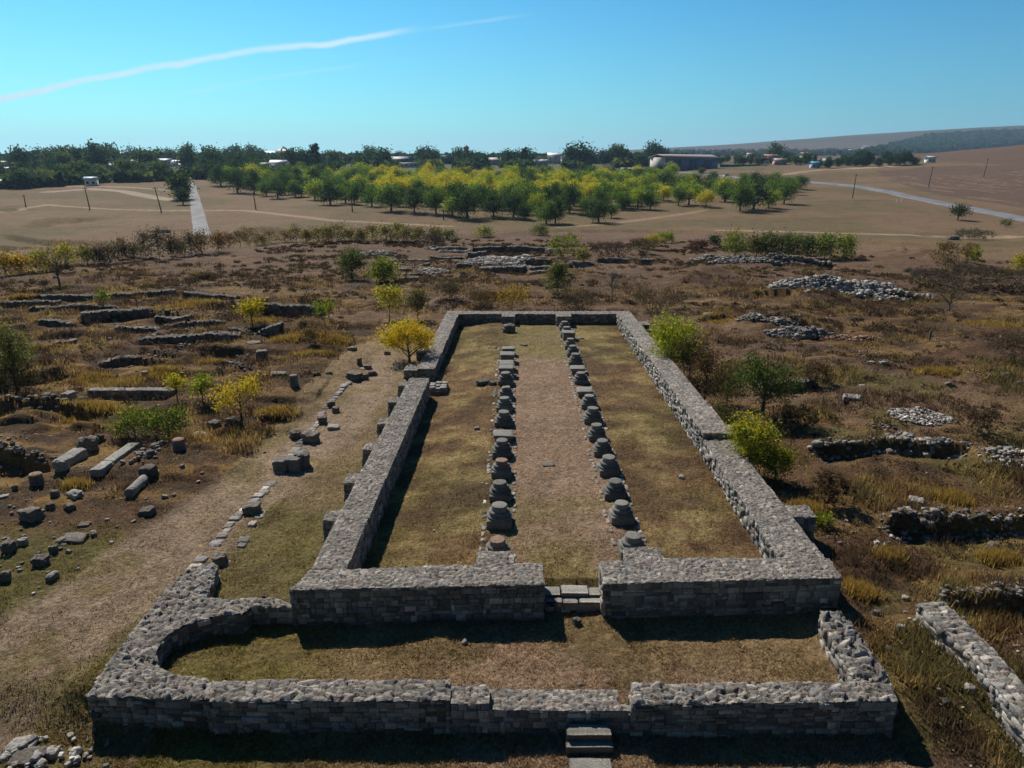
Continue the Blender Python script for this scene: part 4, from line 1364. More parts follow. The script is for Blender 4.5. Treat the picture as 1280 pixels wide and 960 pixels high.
# low half-buried walls: the lines of the ruined town and of the dig
def low_wall(a, b, th, up, label, tone=.8, step=.11, rough=.05, cell=.26, amp=.12):
    A, B = G(*a), G(*b)
    e = (B - A) / np.linalg.norm(B - A); n = np.array([-e[1], e[0]])
    if n[1] < 0: n = -n
    L = np.linalg.norm(B - A); k = max(2, int(L / 2.2))
    t = np.linspace(0, 1, k + 1)
    fr = [A + (B - A) * q - n * .12 + n * (.12 * (vn(np.array(q * 9.0), np.array(A[0]), 3) - .5)) for q in t]
    bk = [A + (B - A) * q + n * (th + .25 * (vn(np.array(q * 7.0), np.array(A[1]), 4) - .5)) for q in t]
    poly = [tuple(p) for p in fr] + [tuple(p) for p in bk[::-1]]
    zb_ = np.array([max(hz(*(p + n * .35)), hz(*(p - n * .1))) for p in bk])
    tt = t * L
    def zt(x, y):
        s = (np.asarray(x) - A[0]) * e[0] + (np.asarray(y) - A[1]) * e[1]
        return np.interp(s, tt, zb_) + up * (.35 + 1.1 * fbm(s / 1.1 + A[0], s * 0 + 3.0, 8, 3)) - .06
    ztf = lambda x, y: float(zt(x, y)) if np.ndim(x) == 0 else zt(x, y)
    wall_obj('ruined_wall', [masonry(poly, ztf, float(zb_.min()) - 2.0, step=step, cell=cell, amp=amp, tone=tone, course=.2, length=.34, rough=rough, seed=int(A[0] * 7) % 91, wave=.14,
                                     skip=tuple(range(k + 1, 2 * k + 1)))], label, 'wall', 'low ruined walls')


for a, b, th, up, lab, tn in [
    ((47, 372), (219, 368.5), .5, .15, 'farthest long earth-capped wall line of the left field', .6),
    ((37, 388), (150, 386), .5, .15, 'long low wall line left of the oblique rubble line', .6),
    ((106, 402.5), (187, 391.5), .6, .2, 'low wall under the oblique line of grey rubble', .75),
    ((50, 408), (97, 407), .5, .15, 'short wall line above the feathery olive tree', .65),
    ((194, 397.5), (240, 396), .5, .15, 'short wall line just left of the slanting pale pile', .7),
    ((144, 413.5), (197, 411.5), .6, .2, 'short straight wall face above the whitish scatter of stones', .8),
    ((331, 388.5), (400, 390), .6, .15, 'dark wall bank right of the yellow sapling', .55),
    ((175, 430.5), (300, 427), .5, .12, 'long low wall under the yellow sapling, crossing the field', .75),
    ((287, 416.5), (350, 422), .5, .15, 'sloping wall bank between the yellow sapling and the round mound', .65),
    ((231, 369.5), (297, 371), .5, .12, 'far wall line right of the farthest long one', .6),
    ((31, 433), (94, 430.5), .4, .12, 'low bank wall behind the feathery olive tree', .6),
    ((0, 381), (75, 379.5), .4, .12, 'low wall line at the left edge below the leggy tree', .6),
    ((204, 404.5), (280, 404), .4, .12, 'faint wall line left below the yellow sapling crown', .65),
    ((124, 455), (176, 448.5), .4, .12, 'faint oblique wall line left of the whitish scatter of stones', .65),
    ((591, 311), (683, 311.5), .7, .25, 'long back wall of the dig, dark on its near face', .6),
    ((540, 313), (584, 311.5), .6, .2, 'back left wall of the dig', .7),
    ((585, 318.5), (607, 319), .8, .5, 'squarish dark wall stump in the dig', .7),
    ((536, 320), (580, 320), .5, .15, 'second wall behind the left terraces of the dig', .7),
    ((571, 330), (590, 330), .5, .12, 'wall over the square pit of the dig', .75),
    ((600, 336), (658, 334.5), .8, .3, 'front wall holding the mass of pale rubble in the dig', .85),
    ((654, 326.5), (690, 326.5), .5, .12, 'wall over the right pit of the dig', .65),
    ((662, 333.5), (686, 333.5), .4, .12, 'upper step wall at the right of the dig', .8),
    ((662, 338.5), (686, 338.5), .4, .12, 'lower step wall at the right of the dig', .8),
    ((487, 325.5), (537, 325.5), .4, .12, 'uppermost terrace wall at the left of the dig', .75),
    ((500, 331), (537, 331), .4, .12, 'second terrace wall at the left of the dig', .75),
    ((496, 337), (529, 337), .4, .12, 'third terrace wall at the left of the dig', .75),
    ((496, 342.5), (529, 342.5), .4, .12, 'fourth terrace wall at the left of the dig', .75),
    ((496, 347.5), (527, 347.5), .4, .12, 'lowest terrace wall at the left of the dig', .75),
    ((747, 325), (788, 326), .5, .15, 'low wall in the reddish earth right of the dig', .7),
    ((800, 327), (817, 327.5), .5, .15, 'short dark wall right of the low one in the reddish earth', .6),
    ((716, 329), (741, 332), .5, .15, 'wall edge of the pit beside the round ochre-green bush', .75),
    ((958, 482.5), (1018, 480.5), .4, .12, 'low dark wall line right of the green tree', .6)]:
    low_wall(a, b, th, up, lab, tn)

# kerb rows beside the path: two lines of pale flat stones leading up from the curving wall
parts = []
for px in ([(241, 710), (262, 690), (280, 668), (291, 650), (315, 630), (338, 605)], [(281, 702), (295, 688), (318, 655), (333, 635)],
           [(400, 520), (420, 495), (438, 478), (455, 460)], [(350, 590), (372, 560), (398, 528)]):
    pts = np.array(GP(*px)); L = np.r_[0, np.cumsum(np.linalg.norm(np.diff(pts, axis=0), axis=1))]
    s = 0
    while s < L[-1]:
        w = rng.uniform(.3, .5)
        x, y = np.interp(s, L, pts[:, 0]), np.interp(s, L, pts[:, 1])
        if rng.random() < .8:
            V, F = rockbox(rng.uniform(.26, .42), w, .22, int(rng.integers(9e3)), .2, .06, 5)
            parts.append((V + np.array([x + rng.uniform(-.05, .05), y, hz(x, y) - .185]), F, stone_cols(1, 1.2)[0]))
        s += w * 1.05
V, F, C = merge(parts)
tag(mk('kerb_stones', V, F, M_ROCK, col=C), 'lines of flat pale kerb stones edging the path up from the curving wall', 'kerb', kind='stuff')


def heap(px, n, rx, ry, h, size, label, tone=1.3, name='rubble_heap', cols=None, dark=0):
    c = G(*px)
    size *= .82; n = int(n * 1.3)
    if cols is not None: cols = np.resize(cols, (n, 3))
    r = np.sqrt(rng.uniform(0, 1, n)); t = rng.uniform(0, 6.28, n)
    X = c[0] + rx * r * np.cos(t); Y = c[1] + ry * r * np.sin(t)
    lump = .45 + .9 * vn(X / (rx * .4), Y / 1.5, 5)
    Z = height(X, Y) + h * (1 - r ** 2) * lump * rng.uniform(.55, 1, n)
    V, F, C = rocks_at(np.c_[X, Y, Z], size, tone * 1.12, cols)
    o = mk(name, V, F, M_ROCK, col=C)
    tag(o, label, 'stone heap', kind='stuff')
    return o


heap((1045, 369), 1500, 7.0, 2.0, 1.1, .40, 'long heap of whitish rubble stones on the right', 1.35)
heap((1112, 375), 450, 4.6, 1.2, .6, .34, 'lower tail of the whitish rubble heap on the right', 1.15)
heap((905, 327), 520, 4.8, 1.6, .5, .38, 'pale rubble strewn before the row of green bushes, left part', .85)
heap((965, 332), 900, 8.5, 1.6, .6, .38, 'pale rubble strewn before the row of green bushes, right part', .85)
heap((1000, 418), 520, 2.6, 1.0, .55, .34, 'dark heap of broken stones behind the green tree', .75)
heap((960, 407), 260, 2.6, 1.0, .3, .28, 'brownish stones strewn left of the dark heap', .9)
heap((1150, 518), 420, 1.7, 1.0, .12, .17, 'flat patch of white rubble in the weeds on the right', 1.5)
heap((1062, 422), 200, 2.4, .9, .2, .2, 'small reddish scatter of broken tile on the brown slope', 1.0,
     cols=np.array([.26, .15, .10]) * rng.uniform(.7, 1.3, (200, 1)))
heap((625, 327), 1300, 5.0, 4.0, .5, .42, 'mass of pale rubble in the middle of the dig', 1.25)
heap((560, 313), 260, 3.6, 1.2, .3, .4, 'pale stones on the back left terrace of the dig', 1.3)
heap((540, 339), 420, 2.4, 3.0, .4, .36, 'pale rubble at the front left of the dig', 1.3)
heap((470, 318), 300, 3.0, 3.0, .2, .3, 'grey stones strewn left of the dig terraces', 1.1)
heap((688, 314), 120, 1.6, 1.6, .3, .35, 'few dark blocks at the right end of the dig', .8)
heap((1270, 575), 260, 1.6, 1.5, .2, .16, 'pale gravelly rubble at the right edge', 1.3)
heap((60, 948), 35, 1.0, .8, .08, .18, 'broken stones around the corner slabs at the bottom left', 1.1)

# single small stones all over the field
nS = 2600
u = rng.uniform(-60, 1340, nS); v = 360 + 600 * rng.uniform(0, 1, nS) ** 1.6
pp = np.array([P(a, b, -.2) for a, b in zip(u, v)])
q = ~((pp[:, 0] > -9.2) & (pp[:, 0] < 10.2) & (pp[:, 1] > 12) & (pp[:, 1] < 59)) & (path_mask(pp[:, 0], pp[:, 1]) < .3)
dens = fbm(pp[:, 0] / 3, pp[:, 1] / 3, 77, 3)
q &= dens > .47
pp = pp[q]
V, F, C = rocks_at(np.c_[pp, height(pp[:, 0], pp[:, 1])], .11, 1.0, sizes_sd=.5)
tag(mk('field_pebbles', V, F, M_ROCK, col=C), kind='stuff')
nS = 420
X = rng.uniform(-8, 8.2, nS); Y = rng.uniform(15, 57, nS)
V, F, C = rocks_at(np.c_[X, Y, height(X, Y)], .045, 1.3, sizes_sd=.5)
tag(mk('grass_pebbles', V, F, M_ROCK, col=C), kind='stuff')

# ------------------------------------------------------------------ plants
def leaf_quads(Pc, size, cols, upright=0.0, aspect=.6):
    n = len(Pc)
    d = rng.normal(0, 1, (n, 3)); d[:, 2] += upright; d /= np.linalg.norm(d, axis=1, keepdims=True)
    e = rng.normal(0, 1, (n, 3)); e -= d * (e * d).sum(1, keepdims=True); e /= np.linalg.norm(e, axis=1, keepdims=True)
    s = size * rng.uniform(.6, 1.35, (n, 1))
    a = d * s; b = e * s * aspect
    V = np.stack([Pc - a, Pc + b * .9 - a * .1, Pc + a, Pc - b * .9 + a * .1], 1).reshape(-1, 3)
    F = np.arange(4 * n).reshape(n, 4)
    return V, [F], np.repeat(cols, 4, 0)


def tube(pts, rads, n=6):
    pts = np.array(pts, float); m = len(pts)
    V = []
    for k in range(m):
        t = pts[min(k + 1, m - 1)] - pts[max(k - 1, 0)]; t /= np.linalg.norm(t) + 1e-9
        a = np.cross(t, [0.3, 1, 0.2]); a /= np.linalg.norm(a); b = np.cross(t, a)
        th = np.linspace(0, 2 * math.pi, n, endpoint=False)[:, None]
        V.append(pts[k] + rads[k] * (np.cos(th) * a + np.sin(th) * b))
    V = np.concatenate(V); i = np.arange(n); j = (i + 1) % n
    F = np.concatenate([np.stack([k * n + i, k * n + j, (k + 1) * n + j, (k + 1) * n + i], -1) for k in range(m - 1)])
    return V, [F], np.broadcast_to(np.array([.09, .07, .055]), V.shape)


def skeleton(h, spread, trunk_h, r0, nb, seed, lean=0, twigs=4, up=.6):
    """trunk, limbs, twigs; returns mesh data and twig tips"""
    r = np.random.default_rng(seed)
    parts, tips = [], []
    top = np.array([lean * h, 0, h * .82])
    tp = [np.array([0, 0, -.15]), np.array([lean * .2, r.normal(0, .02) * h, trunk_h]), top * .6 + r.normal(0, .02, 3) * h, top]
    tp[2][2] = max(tp[2][2], trunk_h * 1.2)
    parts.append(tube(tp, [r0 * 1.25, r0 * .9, r0 * .5, r0 * .12], 7))
    for k in range(nb):
        f = r.uniform(0, 1)
        z0 = trunk_h * (.75 if trunk_h > .3 else 1) + (h * .6 - trunk_h) * f
        t = (z0 - trunk_h) / max(h * .82 - trunk_h, .01)
        s = tp[1] + (top - tp[1]) * np.clip(t, 0, 1)
        a = 2.4 * k + r.uniform(-.4, .4)
        el = up + r.uniform(-.15, .35)
        L = spread * r.uniform(.7, 1.1) * (1 - .35 * f)
        d = np.array([math.cos(a) * math.cos(el), math.sin(a) * math.cos(el), math.sin(el)])
        e = s + d * L; e[2] = min(e[2], h * .96)
        mdl = s + d * L * .5 + np.array([0, 0, -.04 * L]) + r.normal(0, .05 * L, 3)
        parts.append(tube([s, mdl, e], [r0 * .42, r0 * .25, r0 * .06], 5))
        tips.append(e)
        for w in range(twigs):
            b = mdl + (e - mdl) * r.uniform(-.4, .9)
            dd = d + r.normal(0, .6, 3); dd[2] = abs(dd[2]) * .8 + .1; dd /= np.linalg.norm(dd)
            q_ = b + dd * L * r.uniform(.3, .6)
            q_[2] = min(q_[2], h)
            parts.append(tube([b, (b + q_) / 2 + r.normal(0, .03 * L, 3), q_], [r0 * .14, r0 * .09, r0 * .03], 4))
            tips.append(q_)
    return merge(parts), np.array(tips)


def blend_cols(n, pal, wts):
    pal = np.array(pal); w = np.array(wts, float); w /= w.sum()
    k = rng.choice(len(pal), n, p=w)
    return pal[k] * rng.uniform(.75, 1.25, (n, 1))


def plant(name, p, h, w, pal, wts, label, cat='tree', nleaf=2500, leaf=.06, clump=.22, trunk_h=.3, r0=.06, nb=9, twigs=4, dense=False, lean=0,
          seed=None, group=None, up=.6, low=.15, root=None):
    """a tree or bush: trunk with limbs and twigs, leaves gathered in clumps round the twig ends"""
    seed = seed or int(rng.integers(1, 1e6))
    r = np.random.default_rng(seed)
    root = empty(name, (p[0], p[1], hz(*p)))
    (V, F, C), tips = skeleton(h, w * .5, trunk_h, r0, nb, seed, lean, twigs, up)
    mk('trunk', V, F, M_BARK, root, col=C)
    if nleaf:
        if dense:      # fill an uneven ellipsoid as well
            k = int(26 + 8 * w)
            d = r.normal(0, 1, (k, 3)); d /= np.linalg.norm(d, axis=1, keepdims=True)
            rr = r.uniform(.35, .86, (k, 1)) ** .7
            el = d * rr * np.array([w * .5, w * .46, (h - low * h) * .5]) * (0.8 + .4 * r.random((k, 1)))
            el[:, 2] += low * h + (h - low * h) * .5
            tips = np.concatenate([tips, el])
        k = r.integers(0, len(tips), nleaf)
        wgt = r.uniform(.5, 1.4, len(tips))
        pc = tips[k] + r.normal(0, 1, (nleaf, 3)) * clump * wgt[k][:, None] * np.array([1, 1, .8])
        pc = pc[pc[:, 2] > .05 * h]
        tone = r.uniform(.8, 1.2, len(tips))
        cols = blend_cols(len(pc), pal, wts)
        V, F, C = leaf_quads(pc, leaf, cols)
        mk('crown', V, F, M_LEAF, root, col=C)
    tag(root, label, cat, group)
    return root


YEL, YGR, GRN, DGR, OLV, BRN, RBR, ORG = (.55, .38, .02), (.33, .35, .03), (.10, .155, .024), (.034, .062, .018), (.125, .115, .035), (.10, .06, .032), (.10, .036, .024), (.34, .19, .026)
def at(u, v, h, w):
    p = G(u, v); m = mpp(*p)
    return p, h * m * 1.04, w * m


def T(name, u, v, h, w, pal, wts, label, cat='tree', **k):
    p, hh, ww = at(u, v, h, w)
    return plant(name, p, hh, ww, pal, wts, label, cat, **k)


T('yellow_tree', 512, 452, 52, 72, [YEL, (.55, .40, .02), YGR], [6, 3, 1], 'bright yellow leafy tree growing against the left side wall', nleaf=5200, leaf=.07, clump=.30, trunk_h=.25, r0=.09, nb=14, dense=True, low=.2)
T('shrub', 838, 464, 70, 62, [YGR, (.45, .45, .03), GRN], [5, 3, 2], 'dense bright yellow-green shrub leaning over the right side wall', 'shrub', nleaf=8500, leaf=.06, clump=.33, trunk_h=.2, r0=.07, nb=14, dense=True, low=.05)
T('bare_tree', 880, 508, 92, 62, [RBR, BRN, OLV, YGR], [5, 4, 2, .6], 'thin reddish-brown half-bare tree between the two green ones by the right wall', nleaf=2300, leaf=.055, clump=.26, trunk_h=.4, r0=.06, nb=16, twigs=7, up=.95)
T('green_tree', 952, 522, 94, 82, [GRN, DGR, OLV], [4, 4, 3], 'dark green tree with open branching crown behind the right wall', nleaf=5200, leaf=.06, clump=.30, trunk_h=.9, r0=.10, nb=15, twigs=6, up=.65)
T('shrub', 935, 592, 80, 62, [YGR, YEL, GRN], [4, 3, 4], 'yellow and green shrub spilling over the outer face of the right wall', 'shrub', nleaf=4600, leaf=.06, clump=.24, trunk_h=.2, r0=.06, nb=14, dense=True, low=.05)
T('shrub', 968, 600, 44, 46, [GRN, YGR, YEL], [5, 3, 2], 'lower green shrub right of the yellow and green one by the wall', 'shrub', nleaf=2400, leaf=.055, clump=.2, trunk_h=.15, r0=.04, nb=10, dense=True, low=.05)
T('shrub', 1027, 658, 14, 24, [YGR, GRN], [3, 2], 'small light green shrub beside the near right buttress', 'shrub', nleaf=420, leaf=.055, clump=.1, trunk_h=.1, r0=.02, nb=6, dense=True, low=.05)
T('sapling', 316, 411, 44, 36, [YEL, YGR], [4, 3], 'small bright yellow sapling alone in the far left field', nleaf=1500, leaf=.085, clump=.26, trunk_h=.8, r0=.05, nb=10, up=.8)
T('sapling', 222, 500, 42, 28, [YGR, YEL], [3, 2], 'slim yellow-green sapling, left of three by the long low wall', nleaf=700, leaf=.06, clump=.2, trunk_h=.5, r0=.035, nb=10, up=.95)
T('sapling', 254, 503, 40, 32, [YGR, GRN], [4, 1.5], 'light green sapling, middle of three by the long low wall', nleaf=1100, leaf=.06, clump=.22, trunk_h=.4, r0=.035, nb=10, up=.9)
T('sapling', 302, 526, 64, 66, [YEL, (.5, .36, .03), YGR], [4, 3, 1], 'sparse golden-yellow sapling with spreading branches above the path', nleaf=1700, leaf=.06, clump=.24, trunk_h=.6, r0=.05, nb=13, twigs=5, up=.6)
T('shrub', 170, 545, 38, 60, [GRN, YGR, OLV], [5, 2, 3], 'broad low green shrub in front of the long low wall', 'shrub', nleaf=3400, leaf=.05, clump=.2, trunk_h=.1, r0=.03, nb=12, dense=True, low=.02)
T('shrub', 212, 548, 44, 52, [GRN, DGR, YGR], [5, 3, 2], 'darker green shrub joined to the right of the broad low one', 'shrub', nleaf=2800, leaf=.05, clump=.2, trunk_h=.1, r0=.03, nb=12, dense=True, low=.02)
T('olive_tree', 20, 478, 92, 58, [OLV, GRN, (.25, .24, .08)], [4, 3, 2], 'tall feathery olive-green bush-like tree at the left edge', dense=True, low=.0, nleaf=4600, leaf=.06, clump=.30, trunk_h=.3, r0=.07, nb=16, twigs=6, up=.95)
T('shrub', 405, 397, 21, 30, [YGR, GRN], [2, 3], 'small green shrub beside the dark bank left of the path', 'shrub', nleaf=900, leaf=.075, clump=.2, trunk_h=.2, r0=.03, nb=8, dense=True)
T('shrub', 487, 403, 46, 46, [YEL, YGR, OLV], [3, 4, 2], 'airy yellow-green shrub where the narrow path disappears', 'shrub', nleaf=1800, leaf=.08, clump=.3, trunk_h=.3, r0=.04, nb=12, up=.9)
T('shrub', 522, 400, 38, 34, [BRN, OLV, GRN], [3, 3, 1], 'brown-green shrub between the airy shrub and the far wall corner', 'shrub', nleaf=1600, leaf=.08, clump=.3, trunk_h=.3, r0=.04, nb=12, up=.9)
T('green_bush', 440, 348, 38, 38, [OLV, GRN, DGR], [4, 3, 2], 'rounded olive bush left of the dig terraces', 'bush', low=.0, nleaf=2600, leaf=.11, clump=.42, trunk_h=.2, r0=.09, nb=14, up=.9, dense=True)
T('green_bush', 480, 353, 33, 36, [GRN, YGR, OLV], [4, 2, 1], 'bright green bush in front of the dig terraces', 'bush', low=.0, nleaf=2600, leaf=.11, clump=.42, trunk_h=.2, r0=.09, nb=14, up=.9, dense=True)
T('green_bush', 697, 369, 43, 34, [GRN, OLV, DGR], [3, 3, 2], 'pointed green bush behind the middle of the back wall', 'bush', dense=True, low=.0, nleaf=2600, leaf=.09, clump=.36, trunk_h=.2, r0=.07, nb=16, up=1.15)
T('bare_tree', 765, 371, 38, 30, [(.2, .17, .14), OLV], [4, 1], 'bare grey little tree behind the right end of the back wall', nleaf=350, leaf=.06, clump=.3, trunk_h=.4, r0=.05, nb=16, twigs=9, up=1.0)
T('shrub', 640, 385, 24, 54, [ORG, YEL, OLV, BRN], [3, 2, 2, 2], 'orange and yellow shrub just behind the back wall', 'shrub', nleaf=2600, leaf=.07, clump=.32, trunk_h=.1, r0=.03, nb=14, dense=True, low=.02)
T('shrub', 600, 381, 20, 40, [BRN, OLV, RBR], [3, 2, 1], 'brown dry shrub behind the left part of the back wall', 'shrub', nleaf=1700, leaf=.07, clump=.32, trunk_h=.1, r0=.03, nb=14, dense=True, low=.02)
T('shrub', 720, 384, 20, 56, [BRN, (.1, .08, .06), OLV], [3, 3, 1], 'dark dry thicket behind the right part of the back wall', 'shrub', nleaf=2200, leaf=.07, clump=.32, trunk_h=.1, r0=.03, nb=14, dense=True, low=.02)
T('shrub', 815, 388, 24, 66, [BRN, (.1, .08, .06), OLV], [4, 4, 1], 'dark brown thicket beyond the bright yellow-green shrub', 'shrub', nleaf=2600, leaf=.07, clump=.34, trunk_h=.1, r0=.03, nb=16, dense=True, low=.02)
T('shrub', 562, 372, 20, 40, [BRN, OLV, (.1, .08, .06)], [3, 2, 2], 'grey-brown thicket in front of the dig rubble', 'shrub', nleaf=1700, leaf=.08, clump=.34, trunk_h=.1, r0=.03, nb=14, dense=True, low=.02)
T('bare_tree', 75, 356, 48, 76, [(.30, .26, .05), OLV, BRN], [3, 2, 2], 'leggy thinly leaved tree at the far left edge of the plateau', nleaf=1500, leaf=.08, clump=.4, trunk_h=1.0, r0=.10, nb=18, twigs=7, up=.7)
T('sapling', 130, 383, 24, 17, [GRN, YGR], [3, 2], 'tiny thin green sapling among the far left banks', nleaf=420, leaf=.08, clump=.22, trunk_h=.5, r0=.03, nb=8, up=1.1)
T('sapling', 172, 386, 18, 22, [BRN, RBR], [3, 1], 'tiny bare brown sapling right of the thin green one', nleaf=240, leaf=.06, clump=.2, trunk_h=.4, r0=.03, nb=10, up=.9)
T('bare_tree', 1186, 390, 34, 54, [(.17, .13, .10), OLV], [4, 2], 'round bare twiggy bush right of the whitish heap', 'bush', nleaf=900, leaf=.06, clump=.35, trunk_h=.2, r0=.05, nb=22, twigs=9, up=.75)
T('lone_tree', 1197, 275, 19, 22, [DGR, OLV], [3, 2], 'single dark tree standing between the two tracks on the right', nleaf=1500, leaf=.2, clump=.55, trunk_h=.9, r0=.15, nb=12, dense=True, low=.25)
T('shrub', 1257, 284, 9, 16, [GRN, DGR], [3, 2], 'small round green shrub below the asphalt road at the right', 'shrub', nleaf=500, leaf=.14, clump=.3, trunk_h=.2, r0=.06, nb=8, dense=True)
T('lone_tree', 226, 249, 34, 30, [DGR, GRN], [5, 2], 'large dark round tree at the left verge of the gravel road', nleaf=2600, leaf=.4, clump=1.3, trunk_h=2.0, r0=.35, nb=12, dense=True, low=.15)
T('lone_tree', 229, 256, 21, 18, [DGR, GRN], [6, 1], 'smaller dark tree in front of the large one by the gravel road', nleaf=1400, leaf=.3, clump=.8, trunk_h=1.2, r0=.22, nb=10, dense=True, low=.2)

T('shrub', 908, 505, 58, 46, [OLV, BRN, GRN], [3, 3, 2], 'olive-brown shrub filling the gap between the reddish tree and the dark green tree', 'shrub', nleaf=2600, leaf=.055, clump=.26, trunk_h=.15, r0=.04, nb=14, dense=True, low=.0)
T('shrub', 862, 470, 60, 40, [(.2, .22, .05), OLV, RBR], [2, 3, 2], 'dull olive and red shrub right behind the dense bright one', 'shrub', nleaf=2200, leaf=.06, clump=.28, trunk_h=.15, r0=.04, nb=14, dense=True, low=.0)
T('shrub', 900, 540, 40, 36, [OLV, BRN, GRN], [3, 3, 1], 'low dark brown-olive shrub beyond the step in the right wall', 'shrub', nleaf=1600, leaf=.05, clump=.22, trunk_h=.1, r0=.03, nb=12, dense=True, low=.0)
T('dry_bush', 22, 482, 34, 70, [(.09, .08, .03), BRN, OLV], [3, 2, 2], 'dark undergrowth round the foot of the feathery olive tree', 'bush', nleaf=2600, leaf=.05, clump=.22, trunk_h=.1, r0=.03, nb=14, dense=True, low=.0)

# hedge of green bushes behind the strewn rubble
for i, (u, w, h, pal, lab) in enumerate([
    (918, 34, 30, [GRN, YGR, OLV], 'leftmost lighter green bush of the row behind the strewn rubble'),
    (945, 28, 28, [GRN, OLV, BRN], 'second bush of the row behind the rubble, mixed with brown'),
    (962, 34, 34, [DGR, GRN, RBR], 'tall dark bush in the row behind the rubble, third from the left'),
    (985, 30, 32, [GRN, DGR, OLV], 'middle bush of the row behind the rubble'),
    (1008, 32, 30, [GRN, OLV, DGR], 'green bush just right of the middle of the row behind the rubble'),
    (1030, 30, 28, [GRN, YGR, DGR], 'bush next to the right end of the row behind the rubble'),
    (1054, 34, 26, [GRN, YGR, OLV], 'right end bush of the row behind the rubble')]):
    T('green_bush', u, 324, h, w, pal, [4, 3, 2], lab, 'bush', group='bushes behind the strewn rubble', nleaf=1700, leaf=.13, clump=.5, trunk_h=.3, r0=.06, nb=14, dense=True, low=.02, up=.9)
for (u, v, h, w, pal, wt, lab) in [
    (705, 322, 24, 50, [YGR, GRN, OLV], [3, 3, 3], 'spreading green-yellow bush right behind the dig'),
    (728, 330, 19, 20, [(.3, .27, .05), OLV], [3, 2], 'small round ochre-green bush at the right end of the dig'),
    (760, 322, 16, 62, [(.1, .075, .055), BRN], [3, 2], 'dark purple-brown thicket right of the dig'),
    (800, 318, 15, 46, [(.1, .075, .055), BRN, OLV], [3, 2, 1], 'dark thicket left of the pale yellow bush'),
    (815, 312, 17, 26, [YEL, (.4, .33, .08), OLV], [3, 3, 2], 'pale yellow bush beyond the dig to the right'),
    (833, 303, 11, 24, [YGR, GRN], [3, 2], 'light green low bush behind the pale yellow one'),
    (893, 308, 13, 18, [DGR, OLV], [3, 1], 'small dark green bush left of the bush row'),
    (873, 310, 7, 30, [BRN, RBR], [2, 2], 'low reddish-brown thicket left of the small dark bush'),
    (1187, 333, 22, 62, [ORG, BRN, OLV], [2, 4, 2], 'rounded rust-coloured thicket right of the dark earth mound'),
    (1215, 330, 16, 22, [YGR, GRN], [3, 2], 'light green bush beside the rust-coloured thicket'),
    (1274, 338, 24, 24, [YGR, YEL], [3, 2], 'yellow-green bush at the right edge'),
    (1215, 298, 9, 60, [(.08, .07, .05), OLV], [3, 1], 'dark low thicket by the field track on the right'),
    (1160, 358, 16, 70, [(.085, .07, .055), BRN], [3, 1], 'dark scrub belt on the right, left part'),
    (1215, 362, 22, 80, [(.085, .07, .055), BRN], [3, 1], 'dark scrub belt on the right, middle part'),
    (1272, 364, 24, 70, [(.085, .07, .055), BRN, OLV], [3, 1, 1], 'dark scrub belt on the right, part cut by the edge'),
    (905, 478, 20, 30, [BRN, RBR], [3, 2], 'dry brown weeds clump between the bare tree and the green tree'),
    (1020, 480, 22, 50, [BRN, (.1, .08, .05)], [3, 2], 'dark dry thicket right of the green tree'),
    (995, 540, 34, 56, [BRN, (.09, .07, .04), OLV], [3, 3, 1], 'dark dry bush mass below the green tree'),
    (1035, 630, 36, 60, [BRN, (.1, .07, .04), OLV], [3, 2, 1], 'brown dry bush mass beyond the near right buttress'),
    (1225, 545, 40, 60, [BRN, (.12, .09, .06)], [3, 2], 'twiggy brown bush at the right above the tumbled stones'),
    (388, 431, 25, 24, [BRN, (.3, .2, .06)], [3, 2], 'dry brown bush topping the round earth mound left of the path'),
    (255, 350, 5, 30, [BRN, OLV], [3, 1], 'low dry weeds on the far left bare slope'),
    (1262, 455, 26, 60, [(.11, .08, .06), BRN], [3, 2], 'purplish dry thicket at the right edge in mid field'),
]:
    T('dry_bush' if 'green' not in lab and 'yellow' not in lab else 'green_bush', u, v, h, w, pal, wt, lab, 'bush', nleaf=int(500 + 34 * w), leaf=.05 * (1 + max(0, (420 - v)) / 90), clump=.10 * mpp(*G(u, v)) / .05,
      trunk_h=.1, r0=.02, nb=14, dense=True, low=.0, up=.8)

# belt of reeds and shrubs along the edge of the plateau: individual clumps
belt = [(8, 344, 26, 34, [ORG, YEL, OLV], 'orange-yellow shrub at the far left of the plateau edge'),
        (26, 342, 24, 26, [YEL, ORG], 'golden shrub second along the plateau edge'),
        (50, 340, 26, 30, [YGR, YEL, OLV], 'yellow-green shrub behind the leggy tree'),
        (84, 334, 26, 34, [YEL, YGR, OLV], 'large yellowish shrub behind the right side of the leggy tree'),
        (110, 331, 22, 30, [OLV, YGR, BRN], 'olive shrub right of the leggy tree')]
for k in range(30):
    u = 128 + k * 14.2
    v = np.interp(u, [128, 190, 240, 330, 420, 545], [330, 325, 318, 305, 303, 304])
    h = np.interp(u, [128, 180, 230, 260, 330, 420, 470, 545], [20, 32, 30, 22, 16, 20, 18, 12]) * rng.uniform(.55, 1.3); u += rng.uniform(-5, 5); v += rng.uniform(-2.5, 1.5)
    if 300 < u < 410: pal, wd_ = [OLV, BRN, (.35, .25, .05)], 'olive-brown'
    elif u >= 410: pal, wd_ = [OLV, (.3, .27, .05), BRN], 'yellow-olive'
    elif u < 240: pal, wd_ = [(.13, .10, .07), OLV, BRN], 'dark grey-brown'
    else: pal, wd_ = [BRN, RBR, (.3, .18, .04)], 'rusty brown'
    belt.append((u, v, h, 24, pal, None))
    belt[-1] = (u, v, h, rng.uniform(18, 38), pal, f'{wd_} reedy shrub in the belt on the plateau edge, {ORD[k]} past the leggy tree')
